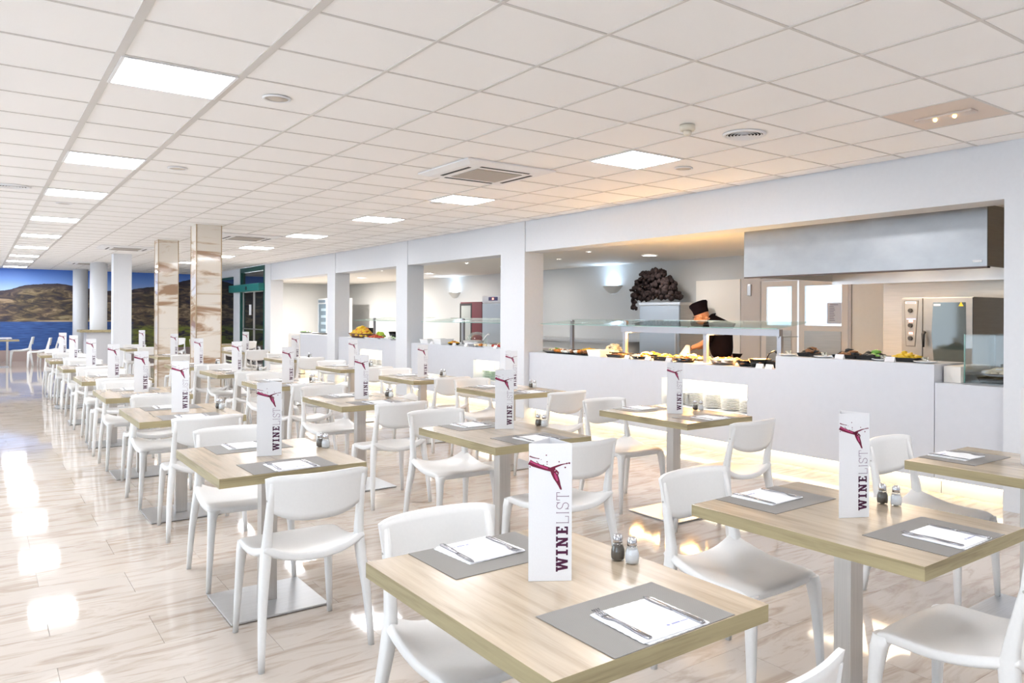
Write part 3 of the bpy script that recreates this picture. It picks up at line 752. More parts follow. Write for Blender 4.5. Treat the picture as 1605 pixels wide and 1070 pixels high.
# far seating by the mural
FARC = [(.62, 25.6, -PI / 2, 'rightmost white chair at the white table by the mural'), (.30, 25.75, -PI / 2, 'white chair turned sideways before the lake mural'), (.20, 27.4, -PI / 2, 'white chair against the far mural wall'),
        (.95, 25.0, -PI / 2, 'white chair nearest the aisle in front of the mural')]
def facing(a): return a
for x, y, r, lb in [(.98, 26.4, PI / 2, 'white chair in front of the lake mural, next to the white table'), (1.32, 25.3, PI / 2, 'white chair in front of the lake mural, farther right'), (1.60, 25.95, PI / 2 + .1, 'white chair pressed against another before the mural'),
                    (4.5, 21.6, .4, 'white chair seen between the two marble columns'), (4.75, 22.2, -2.6, 'second white chair between the marble columns'), (4.3, 23.4, 2.8, 'rear white chair between the marble columns'), (5.3, 20.3, 0, 'white chair beside the green glass door')]:
    place(CH, (x, y, 0), r, lb, 'white chairs at the far end')
place(TB, (.45, 26.0, 0), PI / 2, 'small table at the left edge in front of the mural', 'oak dining tables')
t = thing('cloth_table', 'white-clothed table against the mural at the left edge', 'table', (-.1, 27.6, 0))
MB().box(-.9, .9, -.4, .4, .735, .76, bev=.01).obj('tablecloth', paper, t)
for a in (-.8, .8):
    for b in (-.3, .3): MB().box(a - .02, a + .02, b - .02, b + .02, .001, .735).obj('leg', postm, t)
place(TB, (4.6, 19.6, 0), 0, 'farthest oak table, seen between the marble columns', 'oak dining tables')

# ------------------------------------------------------------------ buffet counters
CXF = WX + .08
def counter(name, lab, y0, y1, ztop, niches=(), zcut=None):
    t = thing(name, lab, 'counter')
    mb = MB(); zb = .14; zn0, zn1 = .455, .765; cur = y0
    for a, b in niches:
        mb.box(CXF, CXF + .03, cur, a, zb, ztop - .03); mb.box(CXF, CXF + .03, a, b, zb, zn0); mb.box(CXF, CXF + .03, a, b, zn1, ztop - .03); cur = b
    mb.box(CXF, CXF + .03, cur, y1, zb, ztop - .03)
    mb.obj('front_panel', countm, t)
    MB().box(CXF, CXF + .95, y0, y1, ztop - .0299, ztop).obj('counter_top', countm, t)
    MB().box(CXF + .92, CXF + .95, y0, y1, .01, ztop - .03).obj('rear_panel', ssd, t)
    MB().box(CXF + .12, CXF + .14, y0, y1, 0, .14).obj('toe_kick', countm, t)
    MB().box(CXF + .04, CXF + .115, y0 + .01, y1 - .01, .118, .138).obj('led_strip', warmled, t, label='warm glowing light strip under the counter')
    for a, b in niches:
        n = MB().box(CXF + .031, CXF + .40, a - .015, b + .015, zn0 - .02, zn0).box(CXF + .031, CXF + .40, a - .015, b + .015, zn1, zn1 + .02).box(CXF + .40, CXF + .42, a - .015, b + .015, zn0 - .02, zn1 + .02)
        n.box(CXF + .031, CXF + .40, a - .02, a, zn0, zn1).box(CXF + .031, CXF + .40, b, b + .02, zn0, zn1)
        n = n.obj('niche', countm, t)
        MB().box(CXF + .045, CXF + .38, a + .02, b - .02, zn1 - .008, zn1 - .001).obj('niche_light', warmnic, n)
    return t
c1 = counter('buffet_counter', 'long white buffet counter under the heat-lamp canopy', 3.19, 9.14, .95, [(5.16, 6.42)])
# raised block
MB().box(CXF - .004, CXF + .55, 3.19, 4.80, .951, 1.085).obj('raised_block', countm, c1)
MB().box(CXF - .004, CXF - .0005, 3.19, 4.80, .14, .951).obj('raised_facing', countm, c1)
c2 = counter('buffet_counter', 'white buffet counter end with a glass food case', 2.62, 3.185, .935)
c3 = counter('buffet_counter', 'white buffet counter with white bowls, between two pilasters', 9.80, 12.96, .965, [(9.95, 10.72)])
c4 = counter('buffet_counter', 'white buffet counter carrying the heap of yellow fruit', 13.45, 16.55, .985, [(14.25, 15.35)])
c5 = counter('buffet_counter', 'farthest short white buffet counter', 17.04, 19.1, 1.0)
t = thing('drawer_unit', 'pale drawer unit at the end of the farthest counter', 'drawers', (0, 0, 0))
MB().box(6.31, 7.0, 19.15, 20.05, .01, 1.0).obj('body', cream, t)
for k in range(5): MB().box(6.29, 6.309, 19.17, 20.03, .1 + k * .175, .1 + k * .175 + .165).obj('drawer', cream, t)

# plates in the niches
def stack(x, y, z, n, r, lab, grp, m, name='plate'):
    for k in range(n):
        pr = PL_[m.name] if m.name in PL_ else None
        l2 = '%s, %s' % (lab, 'topmost of its stack' if k == n - 1 else ('%s from the bottom' % ORD[k]))
        if pr is None:
            o = MB().lathe([(.055, 0), (.06, .002), (.11, .012), (.1105, .014), (.06, .006), (.002, .005)], 20).obj(name, m, loc=(x, y, z)); tag(o, l2, 'plate', grp); PL_[m.name] = o
        else:
            o = pr.copy(); COL.objects.link(o); o.location = (x, y, z + k * .0155); o['label'] = l2; o['group'] = grp
        o.scale = (r / .11,) * 2 + (1,)
PL_ = {}
for q, (yy, n) in enumerate(((5.29, 9), (5.54, 9), (5.81, 10), (6.08, 10), (6.295, 9))):
    n = min(n, 10); stack(CXF + .20, yy, .456, n, .11, 'white plate in the glowing niche, %s stack from the right' % ORD[q], 'plate stacks in the big niche', whitec)
greenc = mat('green_glass_ware', (.55, .70, .60), .12)
for q, yy in enumerate((10.12, 10.34, 10.56)): stack(CXF + .18, yy, .456, 9, .095, 'pale green bowl in the second niche, %s stack from the right' % ORD[q], 'pale green bowls in the second niche', greenc, 'bowl')
for q, yy in enumerate((14.45, 14.75, 15.1)): stack(CXF + .18, yy, .456, 7, .11, 'plate in the farthest niche, %s stack from the right' % ORD[q], 'plate stacks in the far niche', whitec)

# sneeze guards
def canopy(lab, y0, y1, z, posts, rail=False, lamps=()):
    t = thing('sneeze_guard', lab, 'sneeze guard'); rs = mat('rail_steel', (.40, .40, .43), .38, .9)
    zt = 1.385
    px = 6.52 if rail else 6.74
    for py in posts:
        p = MB().box(px - .02, px + .02, py - .026, py + .026, z + .001, 1.2745 if rail else zt + .02).obj('post', rs, t)
        MB().box(px - .02, px + .30 if rail else px + .12, py - .01, py + .01, 1.262 if rail else zt - .03, 1.272 if rail else zt - .02).obj('bracket', ss, p)
        if not rail: MB().ball((px, py, zt + .022), .03, 1, 1, .4, sub=2).obj('fixing', chrome, p)
    n = max(1, round((y1 - y0) / 1.3)); w = (y1 - y0) / n
    def sl(x0, x1, a, b, d=0.0): return [[(x0, y, 1.350 + (x0 - 6.45) * .115), (x1, y, 1.350 + (x1 - 6.45) * .115), (x1, y, 1.358 + (x1 - 6.45) * .115), (x0, y, 1.358 + (x0 - 6.45) * .115)] for y in (a, b)]
    for k in range(n):
        a, b = y0 + k * w + .01, y0 + (k + 1) * w - .01
        if rail: g_ = MB().loft(sl(6.45, 7.05, a, b), smooth=False).obj('glass_shelf', glassm, t)
        else: g_ = MB().loft(sl(6.45, 6.715, a, b), smooth=False).loft(sl(6.765, 7.05, a, b), smooth=False).obj('glass_shelf', glassm, t)
        MB().loft(sl(6.444, 6.4495, a, b), smooth=False).obj('glass_edge', glasse, g_)
    if rail:
        r = MB().box(6.49, 6.55, y0 + .02, y1 - .02, 1.275, 1.345).obj('lamp_rail', rs, t)
        for ly in lamps: MB().box(6.56, 6.66, ly - .17, ly + .17, 1.275, 1.295).obj('heat_lamp', heatled, r)
    return t
canopy('glass canopy with a steel lamp rail over the hot dishes', 4.90, 7.40, .95, (4.93, 5.95, 7.33), True, (5.25, 5.75, 6.25, 6.75, 7.15))
canopy('glass sneeze guard left of the heat-lamp canopy, over the bread', 7.52, 9.10, .95, (7.56, 8.72), False)
canopy('glass sneeze guard over the white bowls between pilasters', 9.9, 12.9, .965, (10.05, 11.85), False)
canopy('glass sneeze guard behind the yellow fruit', 13.5, 16.1, .985, (13.7, 15.68), False)

# ------------------------------------------------------------------ food and ware on the counters
yel = mat('yellow_food', (.75, .48, .02), .5, bump=.5, bs=80); org = mat('orange_food', (.62, .20, .02), .5, bump=.5, bs=80)
crm = mat('cream_food', (.80, .70, .50), .6, bump=.5, bs=80); red = mat('red_food', (.5, .04, .02), .5); grn = mat('green_food', (.16, .36, .05), .5, bump=.5, bs=80)
brown = mat('brown_food', (.22, .09, .03), .5, bump=.5, bs=80); whf = mat('white_food', (.85, .85, .80), .6)
basket = mat('brown_basket', (.16, .05, .02), .7)
def heap(parent, w, d, h, cols, n=26, r=.028, z=.012, flat=.7):
    mb = MB()
    for k in range(n):
        a = random.uniform(0, 2 * PI); q = math.sqrt(random.random())
        x, y = q * math.cos(a) * w, q * math.sin(a) * d
        zz = max(z + (1 - q * q) * h * random.uniform(.4, 1), r * 1.2 * flat * 1.16 + .004)
        mb.ball((x, y, zz), r * random.uniform(.7, 1.2), 1, random.uniform(.8, 1.8), flat, sub=1, jit=.15, mi=random.randrange(len(cols)))
    o = mb.obj('food', cols, parent); o['kind'] = 'stuff'; return o
def ware(name, lab, cat, x, y, z, kind, w, d, h, m, food=None, fh=.04, n=26, fr=.028, grp=None):
    t = thing(name, lab, cat, (x, y, z + .0006), 0, grp)
    if kind == 'round':
        MB().lathe([(.55, 0), (.72, .05), (1, 1), (.95, 1), (.68, .12), (.02, .10)], 28, sx=w, sy=d).obj('vessel', m, t).scale = (1, 1, h)
    else:
        mb = MB(); k = .86
        A = lambda f, z_, i=0: [(-w * f + i, -d * f + i, z_), (w * f - i, -d * f + i, z_), (w * f - i, d * f - i, z_), (-w * f + i, d * f - i, z_)]
        mb.loft([A(k, 0), A(1, h), A(1, h, .006), A(k, .006, .006)], smooth=False).obj('vessel', m, t)
    if food: heap(t, w * .75, d * .75, fh, food, n, fr, h * .55)
    return t
zb = .95
ware('serving_tray', 'dark tray with green vegetables beside the first pilaster', 'tray', 6.62, 8.95, zb, 'sq', .15, .12, .03, ssd, [crm, grn], .03)
ware('bread_board', 'long dark board of orange pizza slices', 'food board', 6.40, 8.33, zb, 'sq', .10, .48, .018, blackm, [org, org, whf, brown], .018, 60, .035)
ware('serving_tray', 'black tray of yellow sweetcorn behind the pizza board', 'tray', 6.72, 8.3, zb, 'sq', .12, .26, .05, black, [yel], .04, 50)
ware('serving_bowl', 'white bowl heaped with cream-coloured salad', 'bowl', 6.80, 7.88, zb, 'round', .16, .2, .06, whitec, [crm], .11, 50, .032)
ware('serving_bowl', 'square white bowl in front of the creamy salad', 'bowl', 6.40, 7.68, zb, 'sq', .12, .14, .085, whitec, [crm], .02)
ware('frying_pan', 'black rectangular pan with tongs resting on it', 'pan', 6.44, 7.36, zb, 'sq', .10, .14, .035, black, [brown], .02)
ware('serving_dish', 'black dish with browned pastries near the tongs', 'dish', 6.70, 7.05, zb, 'round', .16, .2, .05, black, [org, crm], .04, 30)
ware('serving_dish', 'round black dish with a cream-coloured rim of food', 'dish', 6.42, 6.92, zb, 'round', .12, .15, .035, black, [crm, org], .03, 30)
ware('serving_dish', 'black rectangular dish of yellow fries', 'dish', 6.44, 6.52, zb, 'sq', .10, .13, .05, black, [yel, yel, crm], .045, 50)
ware('serving_dish', 'black dish of browned meat beside the fries', 'dish', 6.42, 6.18, zb, 'round', .12, .15, .045, black, [brown, org], .04, 36)
ware('serving_platter', 'large flat platter of golden fried food', 'platter', 6.80, 6.42, zb, 'round', .19, .36, .025, crm, [yel, org, crm], .05, 60)
ware('serving_platter', 'beige platter of carved meat in front of the chef', 'platter', 6.80, 5.90, zb, 'round', .17, .22, .03, crm, [crm, brown], .03, 36)
ware('frying_pan', 'wide shallow steel paella pan on the counter', 'pan', 6.44, 5.62, zb, 'round', .15, .18, .055, mat('warm_steel', (.42, .34, .28), .3, .8), [crm, org], .01, 24)
ware('serving_bowl', 'black bowl right of the shallow pan', 'bowl', 6.46, 5.32, zb, 'round', .12, .10, .06, black, [brown], .02)
ware('soup_pot', 'deep round black bowl of stew with a ladle', 'pot', 6.45, 5.13, zb, 'round', .13, .12, .085, black, [brown], .02)
ware('serving_bowl', 'dark bowl at the right end of the hot dishes', 'bowl', 6.52, 4.93, zb, 'sq', .13, .08, .07, black, [brown], .02)
for k, (y0_, lab) in enumerate(((5.10, 'black ladle leaning in the deep stew bowl'), (7.33, 'dark tongs lying across the rectangular pan'), (10.9, 'white ladle in the big white salad bowl'), (14.2, 'long dark ladle behind the red salad'))):
    m = [black, black, whitec, blackm][k]; z0_ = [.95, .95, .965, .985][k]
    P_ = [[(6.50, y0_, z0_ + .05), (6.52, y0_ - .03, z0_ + .14), (6.53, y0_ - .09, z0_ + .17), (6.53, y0_ - .13, z0_ + .155)], [(6.36, y0_ + .12, z0_ + .06), (6.46, y0_, z0_ + .055), (6.56, y0_ - .12, z0_ + .045)],
          [(6.6, y0_ + .1, z0_ + .06), (6.6, y0_ - .02, z0_ + .16), (6.6, y0_ - .09, z0_ + .20), (6.6, y0_ - .13, z0_ + .20)], [(6.7, y0_, z0_ + .12), (6.7, y0_ - .03, z0_ + .3), (6.7, y0_ - .06, z0_ + .44), (6.7, y0_ - .065, z0_ + .5)]][k]
    tag(MB().tube(P_, [.006, .008, .008, .016] if len(P_) == 4 else .007, 8).obj('ladle' if k != 1 else 'tongs', m), lab, 'utensil')
# white label cards in front of the dishes
lc = None
for k, (x, y, z) in enumerate([(6.31, 7.05, zb), (6.31, 6.68, zb), (6.31, 6.33, zb), (6.31, 5.02, zb), (6.31, 4.90, zb), (6.31, 4.10, 1.086), (6.31, 3.60, 1.086), (6.31, 12.2, .966), (6.31, 11.4, .966), (6.31, 11.0, .966), (6.31, 10.1, .966)]):
    lab = 'small white food label on the %s' % ['counter edge, by the black dishes', 'counter edge, before the fries', 'counter edge, before the browned meat', 'counter edge, before the stew bowl', 'counter edge, at the raised block', 'raised block, before the second dark bowl', 'raised block, before the yellow dish', 'bowl counter, leftmost', 'bowl counter, left of the ladle', 'bowl counter, under the ladle bowl', 'bowl counter, by the pilaster'][k]
    o = MB().loft([[(-.02, -.045, 0), (.02, -.045, 0), (0, -.045, .045)], [(-.02, .045, 0), (.02, .045, 0), (0, .045, .045)]], smooth=False).obj('food_label', paper, loc=(x, y, z + .0006)); tag(o, lab, 'food label', 'food label cards')
# raised block: four black bowls, glasses and small plates
for k, (y, f, lab) in enumerate(((4.55, [blackm, brown], 'black bowl heaped with dark food, leftmost on the raised block'), (4.13, [blackm, brown], 'black bowl heaped with dark food, second on the raised block'), (3.88, [blackm, grn], 'black bowl heaped with dark leaves, third on the raised block'), (3.56, [yel], 'black bowl with yellow fruit, rightmost on the raised block'))):
    ware('serving_bowl', lab, 'bowl', 6.52, y, 1.086, 'sq', .11, .125 if k else .10, .035, black, f, .06, 40, .03)
for k, (y, lab) in enumerate(((4.75, 'white saucer with a glass at the left end of the raised block'), (4.34, 'white saucer between the first two black bowls'), (3.73, 'white saucer between the third bowl and the yellow fruit'), (3.34, 'white saucer at the right end of the raised block'))):
    t = thing('saucer', lab, 'saucer', (6.42, y, 1.0866))
    MB().lathe([(.05, 0), (.06, .002), (.10, .014), (.098, .017), (.05, .005), (.001, .005)], 24).obj('plate', whitec, t)
    MB().lathe([(.018, .006), (.022, .012), (.03, .05), (.028, .05), (.02, .014), (.001, .012)], 20).obj('glass', glass_shaker, t)
    MB().tube([(-.03, -.05, .02), (.0, .0, .022), (.04, .06, .03)], .006, 6).obj('spoon', chrome, t)
# bowls on the middle counter
zb2 = .965
for k, (x, y, w, d, h, f, fh, kind, m, lab, nm) in enumerate([
    (6.45, 12.55, .13, .16, .075, None, 0, 'sq', whitec, 'white rectangular dish, leftmost on the bowl counter', 'serving_bowl'),
    (6.45, 12.05, .13, .15, .095, None, 0, 'sq', whitec, 'deep white rectangular dish right of the leftmost one', 'serving_bowl'),
    (6.44, 11.65, .10, .14, .03, [yel, org], .04, 'round', black, 'dark dish of yellow food between white dishes', 'serving_dish'),
    (6.50, 11.10, .16, .22, .09, [whf], .02, 'round', whitec, 'large white salad bowl with a ladle in it', 'serving_bowl'),
    (6.42, 10.72, .10, .2, .015, [org, crm], .03, 'round', whitec, 'white platter of orange slices', 'serving_platter'),
    (6.42, 10.25, .10, .26, .02, [red, red, whf], .03, 'sq', whitec, 'white tray of red fruit beside the pilaster', 'serving_tray'),
    (6.78, 10.55, .12, .3, .05, [crm, yel], .04, 'sq', ssd, 'steel tray of cheese behind the red fruit', 'serving_tray')]):
    ware(nm, lab, 'dish', x, y, zb2, kind, w, d, h, m, f, fh, 36)
t = thing('food_dome', 'clear plastic dome over a cake behind the white dishes', 'dome', (6.78, 11.45, zb2 + .001))
MB().lathe([(.17, 0), (.175, .08), (.15, .16), (.09, .21), (.001, .225)], 28, cap=False).obj('dome_shell', glassm, t)
heap(t, .1, .1, .06, [crm, org], 20)
zb3 = .985
ware('fruit_basket', 'brown basket heaped with yellow and orange fruit', 'basket', 6.48, 15.75, zb3, 'round', .17, .62, .09, basket, [yel, yel, yel, org], .19, 260, .045)
ware('salad_bowl', 'bowl of light green salad right of the yellow fruit', 'bowl', 6.66, 15.2, zb3, 'round', .12, .14, .06, whitec, [mat('lime', (.45, .62, .05), .5)], .10, 60, .035)
ware('serving_platter', 'white platter of orange and red sliced vegetables', 'platter', 6.42, 14.85, zb3, 'sq', .12, .36, .025, whitec, [org, red], .06, 90, .03)
ware('serving_platter', 'white platter of pale green salad by the pilaster', 'platter', 6.42, 14.15, zb3, 'sq', .12, .26, .025, whitec, [grn, whf, whf], .05, 60, .028)
ware('serving_bowl', 'black pot behind the green salad, left of the post', 'pot', 6.80, 16.02, zb3 + .0, 'round', .11, .12, .20, black)
ware('serving_bowl', 'black pot behind the red vegetables, right of the post', 'pot', 6.85, 14.9, zb3 + .0, 'round', .13, .14, .14, black)
ware('serving_platter', 'white dish of green leaves on the farthest drawer unit', 'platter', 6.6, 19.6, 1.0, 'round', .16, .30, .03, whitec, [grn, whf], .03, 30)
ware('serving_tray', 'flat dark tray on the farthest counter', 'tray', 6.6, 18.5, 1.0, 'sq', .14, .40, .02, black)
# glass case at the right end
t = thing('display_case', 'open glass food case at the right end of the counter', 'display case')
MB().box(6.45, 6.458, 2.66, 3.02, .936, 1.33).obj('front_glass', glassd, t)
MB().box(6.458, 7.0, 3.012, 3.02, .936, 1.33).obj('side_glass', glassd, t)
MB().box(6.45, 7.0, 2.66, 3.02, 1.331, 1.339).obj('top_glass', glassd, t)
MB().box(6.447, 6.461, 3.0195, 3.026, .936, 1.34).obj('glass_edge', glasse, t)
ware('serving_tray', 'white tray of pale pastries inside the glass case', 'tray', 6.74, 2.84, .985, 'round', .20, .17, .03, whitec, [whf, crm], .05, 60, .03)
ware('serving_tray', 'black tray standing under the pastry tray', 'tray', 6.74, 2.82, .936, 'sq', .21, .14, .045, black)
t = thing('counter_box', 'beige boxed riser between the raised block and glass case', 'box', (0, 0, 0))
MB().box(6.40, 6.95, 3.03, 3.17, .936, 1.07).obj('body', cream, t)

# ------------------------------------------------------------------ kitchen equipment
# extraction hood
hoodm = steel('hood_steel', (0.34, 0.345, 0.355), 0.33, (.6, 1.3, 2.2))
t = thing('extractor_hood', 'large stainless steel extractor hood over the kitchen', 'extractor hood')
MB().box(6.80, 6.82, 3.0, 5.64, 1.92, 2.449).obj('front_sheet', hoodm, t)
MB().box(6.8201, 8.5, 3.0, 3.02, 1.92, 2.449).obj('side_sheet', ssd, t)
MB().box(6.8201, 8.5, 5.62, 5.64, 1.92, 2.449).obj('side_sheet', ssd, t)
MB().box(6.82, 8.5, 3.02, 5.62, 2.10, 2.12).obj('inner_canopy', ssd, t)
MB().box(8.48, 8.5, 3.02, 5.62, 1.88, 2.10).obj('rear_rail', ss, t)
MB().box(6.80, 6.86, 3.0, 5.64, 1.905, 1.92).obj('drip_lip', mat('lip', (.10, .07, .06), .4, .6), t)
MB().box(6.796, 6.7995, 3.04, 3.12, 1.955, 1.975).obj('name_plate', whitec, t)
for k in range(3): MB().box(7.4, 7.5, 3.4 + k * .75, 3.7 + k * .75, 2.085, 2.0995).obj('hood_lamp', emis('hood_led', (1, .85, .65), 5), t)
# combi oven
t = thing('combi_oven', 'stainless combi oven with a dark glass door', 'oven', (8.0, 3.67, 0))
MB().box(.02, .75, 0, .76, .98, 1.69, bev=.004).obj('body', ssd, t)
MB().box(.03, .72, .03, .73, .02, .975).obj('stand', ssd, t)
ovs = steel('oven_steel', (.27, .265, .26), .42, (1, 1, 4))
p = MB().box(0, .0195, .53, .76, .985, 1.685, bev=.003).obj('control_panel', ovs, t)
fz = lambda z: z
MB().loft([[(-.004, .605, 1.16), (-.004, .71, 1.16), (-.004, .735, 1.66), (-.004, .57, 1.66)], [(-.0005, .605, 1.16), (-.0005, .71, 1.16), (-.0005, .735, 1.66), (-.0005, .57, 1.66)]], smooth=False).obj('control_bezel', mat('bezel_dark', (.10, .09, .085), .4), p)
MB().loft([[(-.0056, .612, 1.17), (-.0056, .703, 1.17), (-.0056, .727, 1.65), (-.0056, .578, 1.65)], [(-.0041, .612, 1.17), (-.0041, .703, 1.17), (-.0041, .727, 1.65), (-.0041, .578, 1.65)]], smooth=False).obj('control_face', mat('control_face', (.26, .25, .24), .4, .5), p)
for z in (1.55, 1.39, 1.25):
    MB().tube([(-.028, .655, z), (-.0057, .655, z)], .023, 16).obj('knob', blackm, p)
for z in (1.435, 1.305): MB().box(-.0075, -.0042, .63, .675, z - .011, z + .011).obj('red_display', emis('red_led', (1, .05, .03), 3), p)
MB().box(-.0075, -.0042, .60, .70, 1.455, 1.462).obj('blue_display', emis('blue_led', (.3, .3, 1), 2), p)
nb = MB().box(-.0075, -.0042, .595, .715, 1.625, 1.648).obj('badge', whitec, p)
MB().box(-.0085, -.0076, .605, .705, 1.632, 1.641).obj('badge_print', mat('red_print', (.6, .02, .02), .4), nb)
dr = MB().box(0, .0195, 0, .515, .985, 1.685, bev=.003).obj('door', ovs, t)
yy = lambda a: a
g0 = [(.075, 1.02), (.40, 1.02), (.425, 1.30), (.41, 1.635), (.07, 1.635), (.062, 1.30)]
ovg, _t, _n, _l, _b = nodes('oven_glass')
_b.inputs['Base Color'].default_value = (.035, .05, .05, 1); _b.inputs['Roughness'].default_value = .05; _b.inputs['IOR'].default_value = 1.8
MB().loft([[(-.003, y, z) for y, z in g0], [(-.0005, y, z) for y, z in g0]], smooth=False).obj('window', ovg, dr)
MB().tube([(-.03, .49, 1.32), (-.055, .49, 1.30), (-.05, .49, 1.16)], [.02, .018, .012], 10).obj('handle', blackm, dr)
MB().box(-.0045, -.0032, .33, .40, 1.60, 1.62).obj('white_sticker', paper, dr)
wt = MB().loft([[(-.0045, .09, 1.595), (-.0045, .14, 1.595), (-.0045, .115, 1.64)], [(-.0032, .09, 1.595), (-.0032, .14, 1.595), (-.0032, .115, 1.64)]], smooth=False).obj('warning_sticker', mat('warn_yellow', (.9, .6, .0), .4), dr)
MB().box(-.0052, -.0046, .1135, .1165, 1.607, 1.626).obj('exclamation_mark', blackm, wt)
st('trim_4', MB().box(8.95, 8.99, 2.12, 5.2, 0.0, 2.3), ssd)
# steel fridge with bundle on top
t = thing('steel_fridge', 'tall stainless fridge behind the chef, dark bundle on top', 'fridge', (8.8, 8.6, 0))
MB().box(.03, .62, 0, .94, .02, 1.66).obj('body', ssd, t)
MB().box(0, .63, -.01, .95, 1.6605, 1.70).obj('top_rim', ss, t)
MB().box(0, .0295, .01, .93, .12, 1.65, bev=.006).obj('door', mat('blue_steel', (.42, .47, .53), .35, .6), t)
MB().box(-.03, -.0005, .05, .08, .8, 1.2, bev=.006).obj('handle', ss, t)
leafm = mat('dark_brown_leaf', (.020, .010, .010), .9, bump=.8, bs=60)
mb = MB(); R_ = random.Random(3)
prof = lambda y: .50 * max(0.0, 1 - abs((y - 9.43) / .50) ** 2.2)
for k in range(520):
    y = R_.uniform(8.94, 9.86); h = prof(y); z = 1.765 + R_.uniform(0, 1) ** .8 * h; x = 9.05 + R_.uniform(-.16, .18)
    mb.ball((x, y, z), R_.uniform(.025, .05), 1, 1, 1, sub=1, jit=.35)
for k in range(30): mb.ball((8.93 + R_.uniform(-.03, .03), 9.80 + R_.uniform(-.03, .05), 1.60 + R_.uniform(0, .14)), .03, sub=1, jit=.3)
o = mb.obj('curly_bundle', leafm); tag(o, 'dark brown curly foliage bundle lying on the steel fridge', 'decoration')
# maroon wine cooler, steel cabinet, far display fridge
t = thing('wine_cooler', 'maroon cooler with a glass door beside a steel cabinet', 'fridge', (9.0, 15.0, 0))
mar = mat('maroon', (.13, .008, .02), .4)
MB().box(.02, .58, 0, 1.0, .02, 1.78).obj('body', mar, t)
MB().box(0, .0195, .0, .44, .02, 1.78).obj('side_panel', mar, t)
p = MB().box(0, .0195, .45, .50, .1, 1.75).box(0, .0195, .95, 1.0, .1, 1.75).box(0, .0195, .5, .95, 1.70, 1.75).box(0, .0195, .5, .95, .1, .15).obj('door', blackm, t)
MB().box(.008, .012, .5, .95, .15, 1.70).obj('pane', mat('cool_glass', (.42, .45, .44), .1), p)
t = thing('steel_cabinet', 'steel fridge with a blue digital display, next to the maroon cooler', 'fridge', (8.98, 14.05, 0))
MB().box(.03, .6, 0, .9, .02, 1.92).obj('body', ssd, t)
MB().box(0, .0295, .01, .89, .1, 1.74, bev=.005).obj('door', mat('blue_steel2', (.40, .46, .52), .35, .5), t)
p = MB().box(0, .0295, .01, .89, 1.75, 1.91).obj('control_panel', ss, t)
MB().box(-.004, -.0005, .25, .62, 1.80, 1.88).obj('display', mat('navy', (.03, .03, .15), .3), p)
MB().box(-.006, -.0042, .40, .47, 1.82, 1.86).obj('red_digits', emis('red_led2', (1, .1, .05), 2), p)
t = thing('display_fridge', 'tall glass-fronted drinks fridge at the far end of the kitchen', 'fridge', (8.45, 23.26, 0))
MB().box(.03, .6, 0, .78, .02, 1.97).obj('body', whitec, t)
p = MB().box(0, .0295, 0, .06, .8, 1.95).box(0, .0295, .72, .78, .8, 1.95).box(0, .0295, .06, .72, 1.80, 1.95).box(0, .0295, .06, .72, .8, .86).obj('door', mat('fridge_frame', (.50, .56, .62), .3), t)
MB().box(.012, .018, .06, .72, .86, 1.80).obj('pane', mat('fridge_glass', (.10, .17, .24), .08), p)
for k in range(4): MB().box(.004, .0115, .1, .5, .95 + k * .21, 1.03 + k * .21).obj('shelf_goods', mat('goods', (.30, .42, .52), .4), p)
MB().box(-.012, -.0005, .1, .68, 1.84, 1.92).obj('header_sign', mat('header_blue', (.12, .18, .25), .3), p)
t = thing('white_cabinet', 'tall white cabinet right of the drinks fridge', 'cabinet', (8.45, 22.6, 0))
MB().box(0, .55, 0, .62, .02, 1.98).obj('body', whitec, t); MB().box(-.02, -.0005, .5, .53, 1.0, 1.25).obj('handle', blackm, t)
# back work counter
t = thing('work_counter', 'low steel work counter along the kitchen back wall', 'counter', (0, 0, 0))
MB().box(8.95, 9.55, 10.0, 13.9, .02, .98).obj('cabinet', kwall, t); MB().box(8.9, 9.58, 9.95, 13.95, .981, 1.02).obj('worktop', ss, t)
# wall sconces
for k, y in enumerate((11.14, 17.3)):
    t = thing('wall_sconce', ['quarter-moon plaster wall light right of the first pilaster', 'quarter-moon plaster wall light above the maroon cooler'][k], 'wall light', (KX - .002, y, 1.9), 0, 'plaster wall sconces')
    rings = []
    for q in range(8):
        a = q / 7; wd = .06 + .22 * a ** .6; dp = .03 + .10 * a; z = .15 * a
        rings.append([(-dp * math.sin(PI * s / 12), wd * math.cos(PI * s / 12), z) for s in range(13)])
    b = MB(); V = [[b.bm.verts.new(p) for p in r] for r in rings]
    for i in range(7):
        for j in range(12): b.bm.faces.new((V[i][j], V[i][j + 1], V[i + 1][j + 1], V[i + 1][j])).smooth = True
    b.bm.faces.new(V[0]); b.obj('bowl', mat('sconce_plaster', (.50, .50, .48), .6), t)
    MB().box(-.07, -.02, -.06, .06, .10, .125).obj('lamp', sconcel, t)
    area_light('sconce_light', (-.06, 0, .14), .08, 2.6, (.55, .75, 1.0), (PI, 0, 0), sy=.2, parent=t)
